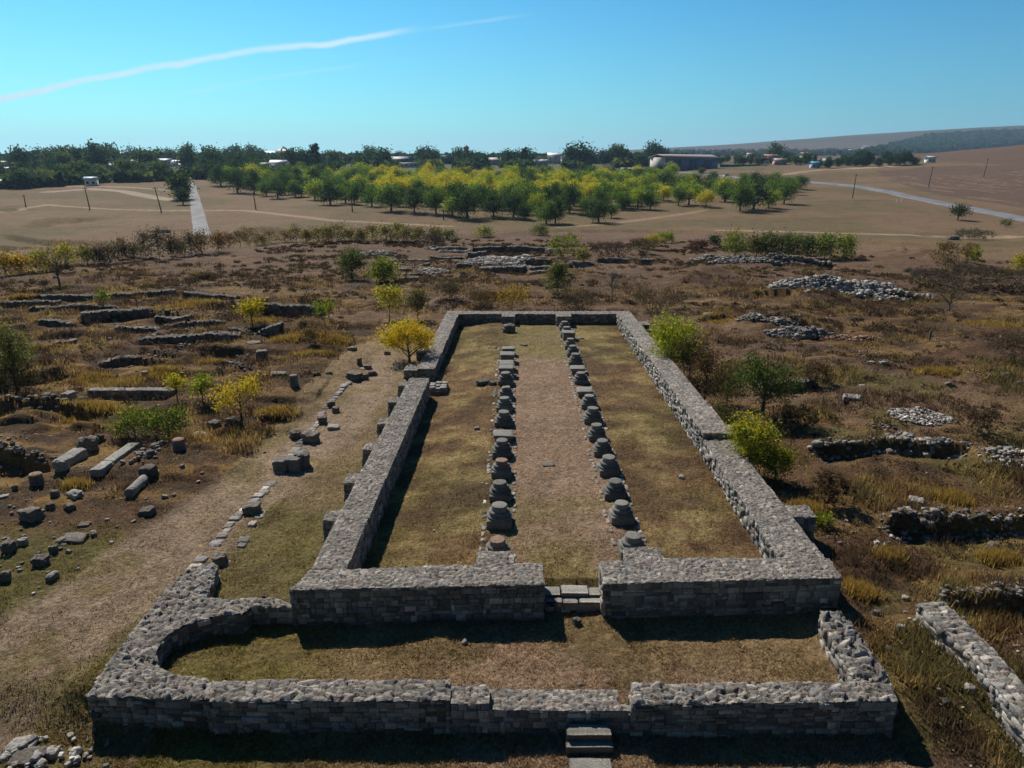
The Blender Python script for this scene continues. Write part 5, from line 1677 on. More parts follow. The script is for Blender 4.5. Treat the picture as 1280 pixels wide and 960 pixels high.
belt += [(560, 300, 8, 30, [OLV, GRN], 'low green weeds past the end of the shrub belt'), (605, 296, 9, 30, [GRN, YGR, OLV], 'light green low shrub behind the dig, left part'),
         (675, 294, 8, 26, [GRN, OLV], 'light green low shrub behind the dig, right part'), (540, 306, 10, 34, [(.1, .08, .06), BRN], 'dark weeds between the belt and the dig')]
for (u, v, h, w, pal, lab) in belt:
    T('reedy_shrub', u, v, h, w, pal, [3] * len(pal), lab, 'shrub', group='shrub belt along the plateau edge', nleaf=1000, leaf=.13, clump=.42, trunk_h=.2, r0=.04, nb=12, dense=True, low=.0, up=1.1, twigs=3)

# ------------------------------------------------------------------ dry grass and weeds (uncountable)
def blades(X, Y, h, cols, nb=4, lean=.35, wid=.012, spread=.06):
    n = len(X); Z = height(X, Y)
    k = nb; N = n * k
    bx = np.repeat(X, k) + rng.normal(0, spread, N); by = np.repeat(Y, k) + rng.normal(0, spread, N); bz = np.repeat(Z, k) - .01
    hh = np.repeat(h, k) * rng.uniform(.5, 1.3, N)
    a = rng.uniform(0, 6.28, N); ln = rng.uniform(.1, 1, N) * lean
    dx, dy = np.cos(a) * ln * hh, np.sin(a) * ln * hh
    wd = np.repeat(np.broadcast_to(wid, (n,)), k) * rng.uniform(.6, 1.4, N)
    b2 = rng.uniform(0, 6.28, N); wx, wy = np.cos(b2) * wd, np.sin(b2) * wd
    V = np.stack([np.c_[bx - wx, by - wy, bz], np.c_[bx + wx, by + wy, bz], np.c_[bx + dx, by + dy, bz + hh]], 1).reshape(-1, 3)
    F = np.arange(3 * N).reshape(N, 3)
    return V, [F], np.repeat(np.repeat(cols, k, 0) * rng.uniform(.7, 1.3, (N, 1)), 3, 0)


def in_walls(x, y):
    r = np.zeros(x.shape, bool)
    for pol in (wl_front_left, wl_front_right, [tuple(q) for q in lw], lw2, bwl, rw_far, rw_near, pl_):
        r |= inpoly(x, y, pol)
    return r


def along_walls(n, off=.22):
    X, Y = [], []
    for pol in (wl_front_left, wl_front_right, [tuple(q) for q in lw], lw2, bwl, rw_far, rw_near, pl_):
        pts = np.array(list(pol) + [pol[0]]); L = np.r_[0, np.cumsum(np.linalg.norm(np.diff(pts, axis=0), axis=1))]
        k = int(n * L[-1]); s = rng.uniform(0, L[-1], k)
        X.append(np.interp(s, L, pts[:, 0]) + rng.normal(0, off, k)); Y.append(np.interp(s, L, pts[:, 1]) + rng.normal(0, off, k))
    return np.concatenate(X), np.concatenate(Y)


# short grass over nave, aisles, yard and verge
nG = 95000
Y = 12.5 + (58 - 12.5) * rng.uniform(0, 1, nG) ** 1.7
X = rng.uniform(-1, 1, nG) * (Y * .75 + 2)
ok = (X > -16) & (X < 9) & ~in_walls(X, Y)
X, Y = X[ok], Y[ok]
base = ground_colour(X, Y)
nz = fbm(X / .7, Y / .7, 91, 3)
keep = rng.random(len(X)) < np.clip((nz - .35) * 4, .15, 1) * (1 - .55 * path_mask(X, Y)) * np.where((X > -.6) & (X < 4.2) & (Y > 24), .5, 1)
X, Y, base = X[keep], Y[keep], base[keep]
Xa, Ya = along_walls(28)
ok = ~in_walls(Xa, Ya); Xa, Ya = Xa[ok], Ya[ok]
X, Y, base = np.r_[X, Xa], np.r_[Y, Ya], np.r_[base, ground_colour(Xa, Ya)]
cols = base * rng.uniform(.6, 2.1, (len(X), 1)) + np.array([.04, .028, .008])
V, F, C = blades(X, Y, np.full(len(X), .07), cols, 5, 1.3, .014, .09)
tag(mk('short_grass', V, F, M_GRASSB, col=C), kind='stuff')

# rank weeds in the fields
nG = 60000
Y = 11.5 + (95 - 11.5) * rng.uniform(0, 1, nG) ** 1.5
X = rng.uniform(-1, 1, nG) * (Y * .78 + 2)
out = ~((X > -12.0) & (X < 9.9) & (Y < 60)) & (path_mask(X, Y) < .2) & ~((X > -16) & (X < -9) & (Y < 24)) & (Y < yedge(X) - 4)
dn = fbm(X / 3.0, Y / 2.4, 93, 4)
out &= rng.random(nG) < np.clip((dn - .43) * 9, .05, 1)
X, Y, dn = X[out], Y[out], dn[out]
base = ground_colour(X, Y)
hh = .12 + .34 * S((dn - .5) / .2) * rng.uniform(.5, 1.2, len(X))
straw = np.array([.36, .25, .09]); dead = np.array([.13, .085, .05]); ol = np.array([.17, .135, .05])
rr = fbm(X / 2, Y / 2, 95, 3)[:, None]
cols = np.where(rr > .55, straw, np.where(rr > .45, base * 1.3, dead)) * rng.uniform(.7, 1.3, (len(X), 1))
cols = np.where((rr > .66) & (X[:, None] > 9), ol, cols)
V, F, C = blades(X, Y, hh, cols, 7, .6, .014 + .00035 * Y, .16)
tag(mk('dry_weeds', V, F, M_GRASSB, col=C), kind='stuff')
# ochre tussocks on banks of the left field
tuss = [(150, 478, 50), (240, 383, 60), (330, 400, 40), (395, 442, 40), (345, 520, 35), (95, 610, 18), (60, 440, 40), (30, 372, 30), (200, 468, 40), (110, 470, 40), (360, 428, 30), (420, 425, 30),
        (270, 455, 30), (120, 515, 60), (1075, 735, 30), (1010, 640, 30), (1110, 690, 25), (1190, 620, 40), (1250, 690, 30), (1170, 470, 40), (900, 400, 40), (1240, 405, 60)]
XX, YY = [], []
for u, v, w in tuss:
    p = G(u, v); m = mpp(*p) * w * .5; k = int(260)
    XX.append(p[0] + rng.normal(0, m * .55, k)); YY.append(p[1] + rng.normal(0, m * .35, k))
X, Y = np.concatenate(XX), np.concatenate(YY)
cols = np.array([.42, .28, .07]) * rng.uniform(.6, 1.2, (len(X), 1))
V, F, C = blades(X, Y, np.full(len(X), .3), cols, 7, .55, .014 + .0003 * Y, .14)
tag(mk('ochre_grass', V, F, M_GRASSB, col=C), kind='stuff')

# ------------------------------------------------------------------ orchard and village trees
def tree_proto(name, h, w, pal, wts, nleaf, leaf, trunk_h, low, seed, shape='round', clump=None, loc=(0, 0, 0)):
    r = np.random.default_rng(seed)
    root = empty(name, loc)
    (V, F, C), tips = skeleton(h * .9, w * .42, trunk_h, .035 * h, 7, seed, 0, 2, .7)
    mk('trunk', V, F, M_BARK, root, col=C)
    k = 46
    d = r.normal(0, 1, (k, 3)); d /= np.linalg.norm(d, axis=1, keepdims=True)
    rr = r.uniform(.35, 1.08, (k, 1))
    ce = d * rr * np.array([w * .46, w * .46, (h - low) * .46])
    ce[:, 2] = ce[:, 2] + low + (h - low) * .5
    if shape == 'poplar': ce[:, :2] *= (1 - .5 * ((ce[:, 2:3] - low) / (h - low)))
    idx = r.integers(0, k, nleaf)
    cs = (clump or w * .105) * r.uniform(.7, 1.35, k)
    pc = ce[idx] + r.normal(0, 1, (nleaf, 3)) * cs[idx][:, None] * np.array([1, 1, .8])
    cols = blend_cols(nleaf, pal, wts) * r.uniform(.75, 1.3, k)[idx][:, None]
    V, F, C = leaf_quads(pc, leaf, cols, aspect=.75)
    mk('crown', V, F, M_LEAF, root, col=C)
    return root


O_COL = {'dark': ([DGR, (.075, .125, .03)], [3, 3], 'dark green'), 'mid': ([(.12, .20, .03), (.13, .20, .03), DGR], [4, 3, 1.2], 'mid green'),
         'light': ([(.38, .40, .035), GRN, (.27, .36, .035)], [3, 1.5, 4], 'yellow-green'), 'yellow': ([(.50, .46, .03), YGR, (.6, .48, .03)], [3, 2, 3], 'yellow')}
OP = {}


def orchard_tree(p, kind, s, label, group):
    key = (kind, int(rng.integers(0, 3)))
    if key not in OP:
        pal, wt, _ = O_COL[kind]
        OP[key] = tree_proto('orchard_tree', 6.0, 6.4, pal, wt, 3600, .16, 1.1, .8, 700 + len(OP) * 7)
        root = OP[key]; root.location = (p[0], p[1], macro(*p)); root.scale = (s, s, s * rng.uniform(.9, 1.1)); root.rotation_euler = (0, 0, rng.uniform(0, 6.28))
    else:
        root = copy_tree(OP[key], (p[0], p[1], float(macro(*p))), rng.uniform(0, 6.28), (s * rng.uniform(.85, 1.15), s * rng.uniform(.85, 1.2), s * rng.uniform(.85, 1.15)))
    tag(root, label, 'tree', group)
    return root


# front line of the orchard, left to right
front = [(276, 232, 24, 'dark'), (297, 241, 28, 'dark'), (318, 243, 26, 'dark'), (333, 245, 20, 'mid'), (347, 248, 24, 'dark'), (369, 246, 20, 'mid'), (377, 246, 17, 'mid'), (394, 250, 24, 'light'),
         (413, 256, 30, 'dark'), (432, 254, 24, 'mid'), (443, 256, 24, 'mid'), (465, 258, 26, 'mid'), (489, 264, 32, 'mid'), (518, 266, 32, 'dark'), (545, 267, 28, 'mid'),
         (566, 270, 25, 'light'), (584, 273, 40, 'dark'), (617, 271, 27, 'dark'), (642, 272, 28, 'dark'), (656, 275, 18, 'dark'), (683, 280, 25, 'mid'), (694, 279, 28, 'dark'),
         (712, 266, 30, 'dark'), (732, 269, 22, 'mid'), (748, 278, 27, 'dark'), (764, 272, 17, 'mid'), (776, 259, 24, 'mid'), (797, 261, 25, 'light'), (813, 262, 22, 'mid'),
         (848, 257, 22, 'mid'), (861, 256, 28, 'light'), (882, 259, 22, 'yellow'), (906, 252, 28, 'mid'), (925, 264, 32, 'mid'), (942, 262, 36, 'dark'), (961, 260, 24, 'light'), (980, 255, 28, 'mid'),
         (827, 250, 15, 'mid')]
for i, (u, v, hp, kind) in enumerate(front):
    p = G(u, v); s = hp * mpp(*p) / 6.0 * 1.02
    orchard_tree(p, kind, s, f'{ORD[i]} tree from the left in the front line of the orchard, {O_COL[kind][2]}', 'orchard trees')
cnt = 0
placed = [G(u, v) for u, v, *_ in front]
vs = np.array([268, 262, 257, 252, 247.5, 243, 239, 235.5, 232, 229, 226.5, 224, 221.5, 219, 216.5, 214.2, 212])
for v in vs:
    u = 262 + rng.uniform(0, 12)
    while u < 1000:
        fv = np.interp(u, [262, 300, 345, 413, 489, 545, 600, 690, 750, 800, 860, 990], [228, 238, 245, 253, 261, 264, 268, 275, 274, 258, 254, 250])
        bv = np.interp(u, [262, 430, 560, 700, 840, 860, 990], [223, 216, 211, 210, 213, 230, 236])
        if v < fv - 3 and v > bv:
            uu = u + rng.normal(0, 3); vv = v + rng.normal(0, .8)
            p = G(uu, vv)
            if min(np.hypot(*(p - q)) for q in placed) > (5.6 if v > 240 else 6.6) and cnt < 262 and not (u > 838 and rng.random() < .45):
                placed.append(p)
                yl = .55 * float(fbm(np.array(uu / 38), np.array(vv / 9), 99, 3)) + .45 * rng.random() + (.09 if 440 < u < 800 and 222 < v < 256 else -.06)
                kind = 'yellow' if yl > .68 else 'light' if yl > .54 else 'mid' if rng.random() < .6 else 'dark'
                if v < 222: kind = 'mid' if rng.random() < .6 else 'dark'
                sx = ('left end', 'left part', 'middle', 'right part', 'right end')[int(np.digitize(u, [380, 500, 640, 780]))]
                rw = 'near' if fv - v < 14 else 'middle' if v > 226 else 'rearmost'
                orchard_tree(p, kind, rng.uniform(.95, 1.35), f'{O_COL[kind][2]} tree in the {rw} rows of the orchard, at its {sx}', f'{O_COL[kind][2]} trees, {rw} rows, {sx} of the orchard')
                cnt += 1
        u += rng.uniform(15, 21) * (1 if v > 240 else .8)
print('orchard', cnt)

VCOL = [([DGR, (.035, .075, .035)], [2, 2], 'dark round'), ([(.05, .10, .04), DGR], [2, 2], 'green round'), ([(.10, .14, .04), (.06, .10, .03)], [2, 2], 'light green'), ([DGR, (.04, .08, .03)], [2, 2], 'tall narrow')]
VP_ = {}


def village_tree(p, k, s, label, group):
    key = (k, int(rng.integers(0, 2)))
    z = float(macro(*p))
    if key not in VP_:
        pal, wt, _ = VCOL[k]
        sh = (8.5, 4.2) if k == 3 else (7.5, 8.0)
        VP_[key] = tree_proto('village_tree', sh[0], sh[1], pal, wt, 1500, .38, 1.2, .4, 900 + len(VP_) * 5, 'poplar' if k == 3 else 'round')
        root = VP_[key]; root.location = (p[0], p[1], z); root.scale = (s, s, s)
    else:
        root = copy_tree(VP_[key], (p[0], p[1], z), rng.uniform(0, 6.28), (s, s, s * rng.uniform(.85, 1.2)))
    tag(root, label, 'tree', group)
    return root


nv_ = 0
HOUSE_PX = [(8, 201, 15), (28, 199, 20), (40, 211, 12), (10, 218, 12), (3, 236, 9), (152, 203, 17), (171, 207, 9), (140, 214, 14), (208, 207, 14), (223, 208, 11), (341, 196, 16), (358, 198, 14), (331, 212, 13), (350, 218, 18), (504, 205, 34), (561, 204, 17), (694, 205, 20), (752, 203, 30), (675, 208, 14), (618, 206, 16), (437, 200, 12), (392, 198, 12)]


def blocks_house(u, v):
    return any(abs(u - a) < c * .5 + 3 and b - 1.5 < v < b + 15 for a, b, c in HOUSE_PX)


def vt(u, v, s, k=None, lab=None, grp=None):
    global nv_
    k = int(rng.choice([0, 1, 2, 3], p=([.42, .36, .12, .10] if not (u < 215 and 214 < v < 232) else [.2, .25, .5, .05]))) if k is None else k
    z_ = ('far left of the village' if u < 110 else 'left part of the village' if u < 236 else 'village behind the road end' if u < 340 else 'village behind the left orchard' if u < 500 else 'village behind the middle orchard' if u < 700 else 'right part of the village')
    z_ = ('front rows, ' if v > 222 else 'middle rows, ' if v > 211 else 'rear rows, ') + z_
    village_tree(G(u, v), k, s, lab or f'{VCOL[k][2]} tree in the {z_}', grp or f'{VCOL[k][2]} trees, {z_}')
    nv_ += 1


for v in (205.5, 209.5, 214, 219, 224.5, 230, 236):
    u = -10 + rng.uniform(0, 20)
    while u < 860:
        fv = np.interp(u, [0, 40, 120, 200, 235, 245, 262, 330, 440, 560, 700, 830, 870], [238, 236, 230, 228, 226, 200, 229, 219, 216, 212, 211.5, 209, 208])
        if v <= fv and nv_ < 246 and not (236 < u < 248 and v > 206) and not blocks_house(u, v):
            if not (u > 820 and v > 205): vt(u + rng.normal(0, 3), v + rng.normal(0, .7), rng.uniform(.65, 1.4) * (1.05 if v > 222 else 1.45))
        u += rng.uniform(15, 23)
for u, v, s, k, lab in [(722, 210, 2.5, 0, 'very large dark tree beside the big white-roofed building'), (655, 208, 1.9, 0, 'large dark spreading tree left of the flat white houses'),
                        (315, 203, 1.9, 1, 'tallest tree on the skyline left of the gravel road end'), (328, 203, 1.5, 1, 'tall tree touching the tallest on the skyline'), (90, 203, 1.5, 0, 'bulky dark skyline tree at the far left'),
                        (130, 203, 1.4, 0, 'bulky dark skyline tree right of the first'), (755, 206, 1.5, 0, 'wide dark tree right of the big white-roofed building'), (825, 203, 1.6, 0, 'tall dark tree just left of the blue warehouse'),
                        (782, 206, 1.4, 3, 'slim dark tree between the white building and the warehouse'), (969, 200, 2.1, 1, 'tall open-crowned tree above the red-roofed houses'), (982, 203, 1.2, 0, 'dark tree right of the tall open-crowned one'),
                        (598, 203, 1.2, 0, 'dark tree right of the church tower'), (530, 203, 1.5, 0, 'dark tree behind the long dark roof'), (500, 202, 1.3, 0, 'round dark tree left behind the long dark roof'),
                        (876, 218, .6, 2, 'small olive tree in front of the warehouse'), (1077, 205, 1.4, 0, 'dark tree at the head of the pale track on the right'), (1130, 206, 1.3, 0, 'dark rounded tree beside the edge of the ploughed field')]:
    vt(u, v, s, k, lab, 'landmark trees of the village')
for u in np.arange(888, 1150, 7.5):
    v = np.interp(u, [880, 960, 1040, 1150], [207, 207, 211, 206]) - rng.uniform(0, 5)
    vt(u + rng.normal(0, 2), v, rng.uniform(.6, 1.05), None, 'dark tree in the line behind the red-roofed houses on the right', 'trees right of the warehouse')
print('village trees', nv_)

# woods: the far mass behind the village and on the hillside
def wood(name, pts_uv, n, size, cols, zr, label, R0=None):
    pts = pts_uv(n); n = len(pts); pts = np.array(pts)
    z = macro(pts[:, 0], pts[:, 1])
    m = 26
    idx = np.repeat(np.arange(n), m)
    s = (size * rng.uniform(.7, 1.3, n))[idx]
    d = rng.normal(0, 1, (n * m, 3)); d /= np.linalg.norm(d, axis=1, keepdims=True); d[:, 2] = np.abs(d[:, 2])
    pc = np.c_[pts[idx], z[idx]] + d * s[:, None] * np.array([.6, .6, .85])
    c = (np.array(cols)[rng.integers(0, len(cols), n)] * rng.uniform(.7, 1.3, (n, 1)))[idx]
    V, F, C = leaf_quads(pc, size * .42, c, aspect=.8)
    o = mk(name, V, F, M_LEAF, col=C); tag(o, label, 'wood', kind='stuff')


wood('far_wood', lambda n: [G(a_, b_) for a_, b_ in zip(rng.uniform(-400, 860, n), rng.uniform(200.8, 205, n))], 2100, 6.0, [(.05, .085, .04), (.04, .07, .04)], 0, 'dense far belt of trees closing the village skyline')
def far_only(box_, n, ok):
    r_ = []
    k = 0
    while len(r_) < n and k < 40 * n:
        k += 1
        u, v = rng.uniform(box_[0], box_[1]), rng.uniform(box_[2], box_[3])
        if ok(u, v):
            p = G(u, v)
            if p[1] > 1400: r_.append(p)
    return r_
wood('hillside_wood', lambda n: far_only((1085, 1300, 163, 206), n, lambda u, v: np.interp(u, [1085, 1160, 1230, 1300], [192, 172, 167, 166]) < v and fbm(np.array(u / 30), np.array(v / 7), 66, 3) > .36), 2200, 13.0, [(.035, .07, .04), (.05, .085, .045)], 0, 'bluish wood covering the distant hillside on the right')
wood('hillside_scrub', lambda n: far_only((820, 1090, 190, 204), n, lambda u, v: True), 400, 8.0, [(.05, .07, .05)], 0, 'scattered distant bushes on the pale hillside')
def low_growth(n):
    r_ = []
    while len(r_) < n:
        u, v = rng.uniform(-300, 860), rng.uniform(205, 238)
        fv = np.interp(u, [0, 40, 120, 200, 235, 245, 262, 330, 440, 560, 700, 830, 870], [237, 235, 229, 227, 200, 229, 218, 216, 213, 212, 212, 209, 208])
        if v < fv and not (236 < u < 248) and not blocks_house(u, v): r_.append(G(u, v))
    return r_
wood('village_undergrowth', low_growth, 4300, 5.2, [(.05, .085, .035), (.07, .11, .03), (.12, .14, .03), (.04, .06, .03)], 0, 'garden bushes and hedges filling the gaps between the village trees')



def scrub_pts(n):
    r_ = []
    while len(r_) < n:
        x, y = rng.uniform(-75, 90), rng.uniform(22, 128)
        if abs(x) > y * .85 or y > yedge(x) - 2: continue
        if -11.5 < x < 10.3 and y < 61: continue
        if x < -10 and y < 34: continue
        if path_mask(np.array([x]), np.array([y]))[0] > .1: continue
        d = float(fbm(np.array(x / 6.0), np.array(y / 3.2), 88, 4))
        if d > .53 and rng.random() < (d - .50) * 9: r_.append(np.array([x, y]))
    return r_


def scrub(name, n, size, cols, label):
    pts = np.array(scrub_pts(n)); z = height(pts[:, 0], pts[:, 1])
    m = 34; idx = np.repeat(np.arange(n), m)
    s = (size * rng.uniform(.5, 1.4, n))[idx]
    d = rng.normal(0, 1, (n * m, 3)); d /= np.linalg.norm(d, axis=1, keepdims=True); d[:, 2] = np.abs(d[:, 2])
    pc = np.c_[pts[idx], z[idx]] + d * (s * rng.uniform(.4, 1, n * m))[:, None] * np.array([1.3, 1.0, .75])
    c = (np.array(cols)[rng.integers(0, len(cols), n)] * rng.uniform(.7, 1.3, (n, 1)))[idx]
    V, F, C = leaf_quads(pc, .045 + .0011 * pts[idx, 1:2], c, aspect=.35)
    tag(mk(name, V, F, M_LEAF, col=C), label, 'scrub', kind='stuff')


scrub('dry_scrub', 3400, .42, [(.055, .036, .024), (.075, .048, .028), (.06, .052, .024), (.10, .06, .03)], 'dark dry scrub and thorny weeds spread in patches over the ruin field')
# ------------------------------------------------------------------ houses of the village
def box(x0, x1, y0, y1, z0, z1):
    V = np.array([[x, y, z] for z in (z0, z1) for y in (y0, y1) for x in (x0, x1)], float)
    F = np.array([[0, 2, 3, 1], [4, 5, 7, 6], [0, 1, 5, 4], [2, 6, 7, 3], [0, 4, 6, 2], [1, 3, 7, 5]])
    return V, [F]


def cbox(c, *a):
    V, F = box(*a); return V, F, np.broadcast_to(np.array(c), V.shape)


def gable(w, d, z0, rise, eave, c, along='x'):
    """pitched roof with thickness"""
    x, y = w / 2 + eave, d / 2 + eave
    th = .18
    if along == 'x':
        V = [[-x, -y, z0], [x, -y, z0], [x, 0, z0 + rise], [-x, 0, z0 + rise], [-x, y, z0], [x, y, z0]]
    else:
        V = [[-x, -y, z0], [-x, y, z0], [0, y, z0 + rise], [0, -y, z0 + rise], [x, -y, z0], [x, y, z0]]
    V = np.array(V, float); V2 = V.copy(); V2[:, 2] -= th
    V = np.concatenate([V, V2])
    F = [[0, 1, 2, 3], [3, 2, 5, 4], [6, 9, 8, 7], [9, 10, 11, 8], [0, 6, 7, 1], [4, 5, 11, 10], [0, 3, 9, 6], [3, 4, 10, 9], [1, 7, 8, 2], [2, 8, 11, 5]]
    return V, [np.array(F)], np.broadcast_to(np.array(c), V.shape)


def put(name, parts, mat, parent):
    V, F, C = merge(parts); return mk(name, V, F, mat, parent, col=C)


def house(u, v, wpx, wallc, roofc, label, storeys=1, along='x', rz=None, depth=None, rise=None, name='village_house'):
    p = G(u, v); m = mpp(*p); w = max(5, wpx * m * 1.1); d = depth or w * .75; d = min(d, 14)
    h = 3.3 * storeys
    root = empty(name, (p[0], p[1], float(macro(*p)) - .3), rng.uniform(-.35, .35) if rz is None else rz)
    rs = rise if rise is not None else min(w, d) * .26
    gb = []
    if rs > 0:      # gable ends
        if along == 'x': tri = [[-w / 2, -d / 2, h], [-w / 2, d / 2, h], [-w / 2, 0, h + rs], [w / 2, -d / 2, h], [w / 2, d / 2, h], [w / 2, 0, h + rs]]
        else: tri = [[-w / 2, -d / 2, h], [w / 2, -d / 2, h], [0, -d / 2, h + rs], [-w / 2, d / 2, h], [w / 2, d / 2, h], [0, d / 2, h + rs]]
        gb = [(np.array(tri, float), [np.array([[0, 1, 2], [3, 4, 5]])], np.broadcast_to(np.array(wallc), (6, 3)))]
    put('wall', [cbox(wallc, -w / 2, w / 2, -d / 2, d / 2, -1.5, h)] + gb, M_PLASTER, root)
    put('roof', [gable(w, d, h + .1, max(rs, .15), .5, roofc, along)], M_ROOF, root)
    nw = max(2, int(w / 3.2))
    for s in range(storeys):
        for k in range(nw):
            x = -w / 2 + w * (k + .5) / nw
            f = put('window', [cbox((.6, .6, .58), x - .6, x + .6, -d / 2 - .05, -d / 2 + .02, 1.0 + 3 * s, 2.3 + 3 * s)], M_PLASTER, root)
            put('pane', [cbox((.03, .035, .04), x - .5, x + .5, -d / 2 - .07, -d / 2 - .04, 1.1 + 3 * s, 2.2 + 3 * s)], M_GLASSY, f)
    if rs > 0 and w > 7:
        put('chimney', [cbox((.35, .2, .15), w * .2, w * .2 + .6, .3, .9, h, h + rs + .9)], M_PLASTER, root)
    tag(root, label, 'house', 'houses of the village')
    return root


M_GLASSY = surf_mat('window_glass', rough=.15, spec=.5, bump=0, n1=(1, 0), n2=(1, 0))
W_, CR, TN, BL, RD, PK, GY, DK, TEAL = (.80, .79, .76), (.62, .56, .46), (.45, .36, .27), (.35, .45, .62), (.34, .12, .08), (.42, .24, .22), (.40, .41, .42), (.10, .11, .14), (.30, .50, .50)
for h_ in [
    (8, 201, 15, CR, GY, 'small cream house with grey roof at the far left skyline', 1),
    (28, 199, 20, W_, (.7, .7, .68), 'white house with bright metal roof at the far left', 1),
    (4, 209, 10, PK, GY, 'pinkish house half hidden by trees at the far left', 1),
    (40, 211, 12, W_, GY, 'small white house with grey roof below the far left skyline', 1),
    (10, 218, 12, CR, BL, 'house with bluish roof at the left edge of the village', 1),
    (3, 236, 9, W_, (.7, .7, .7), 'white hut at the left edge behind the meadow', 1),
    (152, 203, 17, PK, GY, 'two-storey pinkish house among trees in the left of the village', 2),
    (171, 207, 9, W_, (.75, .75, .73), 'small gleaming white house in the left of the village', 1),
    (140, 214, 18, CR, BL, 'low house with pale blue roof behind the yellowish hedge', 1),
    (181, 192, 9, W_, PK, 'tiny house with pink roof on the left skyline', 1),
    (208, 207, 16, W_, BL, 'white house with blue roof near the end of the gravel road', 1),
    (223, 208, 11, W_, (.72, .72, .7), 'white house left of the end of the gravel road', 1),
    (233, 213, 13, W_, (.6, .62, .64), 'white house right beside the end of the gravel road', 1),
    (115, 232, 5, W_, BL, 'tiny blue-roofed hut at the bend of the pale track', 1),
    (341, 196, 16, W_, (.72, .72, .7), 'long white-roofed house below the tallest skyline trees', 1),
    (358, 198, 16, TN, (.30, .20, .14), 'brown two-storey house right of the long white-roofed one', 2),
    (331, 212, 13, W_, (.72, .73, .74), 'white-roofed shed in front of the brown two-storey house', 1),
    (350, 218, 18, W_, (.75, .76, .78), 'bright white house at the back edge of the orchard', 2),
    (392, 198, 12, CR, BL, 'cream house with blue roof in the middle left of the village', 1),
    (414, 196, 7, W_, (.7, .7, .7), 'tiny white house on the skyline left of the long dark roof', 1),
    (437, 200, 14, TN, (.34, .24, .18), 'tan house with brown roof left of the long dark roof', 1),
    (467, 197, 9, W_, GY, 'small white house behind the long dark roof', 1),
    (618, 206, 18, (.6, .5, .4), (.55, .47, .4), 'flat tan shed behind the middle of the orchard', 1),
    (675, 208, 16, CR, (.62, .60, .58), 'low cream house left of the large dark tree', 1),
    (790, 202, 9, W_, (.62, .62, .62), 'small white house left of the warehouse', 1),
    (952, 205, 15, W_, RD, 'white house with dark red roof right of the warehouse', 1),
    (962, 201, 16, CR, (.38, .16, .12), 'red-roofed house behind the white one', 1),
    (974, 206, 13, PK, (.36, .26, .24), 'pinkish low house among trees right of the white one', 1),
    (939, 197, 10, TN, (.28, .16, .13), 'brown-roofed house nearest the right end of the warehouse', 1),
    (1006, 204, 12, CR, (.50, .24, .20), 'house with bright pinkish-red roof farther right', 2),
    (1034, 207, 14, W_, TEAL, 'low shed with pale teal roof on the right of the village', 1),
    (1018, 210, 9, BL, (.10, .42, .60), 'small shed with vivid blue sheet roof', 1),
    (1162, 203, 9, W_, (.6, .6, .58), 'whitish farm shed at the crest left of the ploughed field', 1),
]:
    house(*h_[:5], h_[5], h_[6])
for (u, v, w, lab) in [(1167, 184, 11, 'white roof in the distant hillside village, upper left'), (1189, 191, 12, 'wide white roof in the distant hillside village, centre'), (1209, 190, 12, 'long white roof in the distant hillside village, right of centre'),
                       (1196, 197, 9, 'white house lowest in the distant hillside village'), (1242, 169, 9, 'tiny pale house high on the distant hill'), (1262, 186, 6, 'tiny white house at the right of the distant village'),
                       (1178, 193, 8, 'small grey house left in the distant village'), (1081, 186, 6, 'tiny white house left of the hillside wood'), (1062, 191, 6, 'tiny pale house on the distant slope above the village'), (1102, 190, 8, 'pale low house at the left end of the hillside wood')]:
    p = G(u, v)
    if p[1] < 1400: print('near', u, v, p); continue
    r_ = house(u, v, w, (.6, .6, .58), (.5, .5, .5), lab, 1, depth=12)
    r_.scale = (1, 1, 1.3)

# long dark-roofed hall, white wall strip and pale box building behind the orchard
house(504, 205, 36, (.20, .22, .28), (.07, .09, .14), 'long low hall with dark blue roof behind the orchard', 1, depth=11, rz=0, name='village_hall')
house(515, 209, 26, (.80, .80, .78), (.55, .55, .55), 'low white hall in front of the long dark one', 1, depth=7, rz=0, rise=0, name='village_hall')
house(561, 204, 17, (.70, .78, .78), (.30, .42, .44), 'pale two-storey boxy building left of the church tower', 2, depth=10, rz=0, rise=0, name='village_hall')
house(694, 205, 17, (.75, .70, .62), (.72, .70, .66), 'flat cream two-storey house left of the very large dark tree', 2, rz=0, name='village_hall')
house(706, 207, 8, W_, (.7, .7, .7), 'narrow white gable end beside the very large dark tree', 2, rz=.1, along='y', name='village_hall')
house(752, 203, 34, (.62, .64, .62), (.76, .77, .76), 'big building with broad white roof right of the very large dark tree', 2, depth=14, rz=.1, rise=1.6, name='village_hall')

# church tower on the skyline
p = G(583, 203); z0 = float(macro(*p)); m = mpp(*p)
root = empty('church_tower', (p[0], p[1], z0 - .5))
H_ = 20 * m; w = 2.6
put('wall', [cbox((.22, .18, .15), -w, w, -w, w, -1, H_ * .72)], M_PLASTER, root)
put('belfry', [cbox((.26, .22, .18), -w * .8, w * .8, -w * .8, w * .8, H_ * .72, H_ * .88)], M_PLASTER, root)
th = np.linspace(0, 2 * math.pi, 9)[:-1]
V = np.concatenate([np.c_[np.cos(th) * w * 1.15, np.sin(th) * w * 1.15, np.full(8, H_ * .88)], np.c_[np.cos(th) * w * .8, np.sin(th) * w * .8, np.full(8, H_ * .96)], [[0, 0, H_ * 1.10]]])
F4 = np.array([[k, (k + 1) % 8, 8 + (k + 1) % 8, 8 + k] for k in range(8)]); F3 = np.array([[8 + k, 8 + (k + 1) % 8, 16] for k in range(8)])
mk('spire', V, [F4, F3], M_ROOF, root, col=np.broadcast_to(np.array((.10, .10, .11)), V.shape))
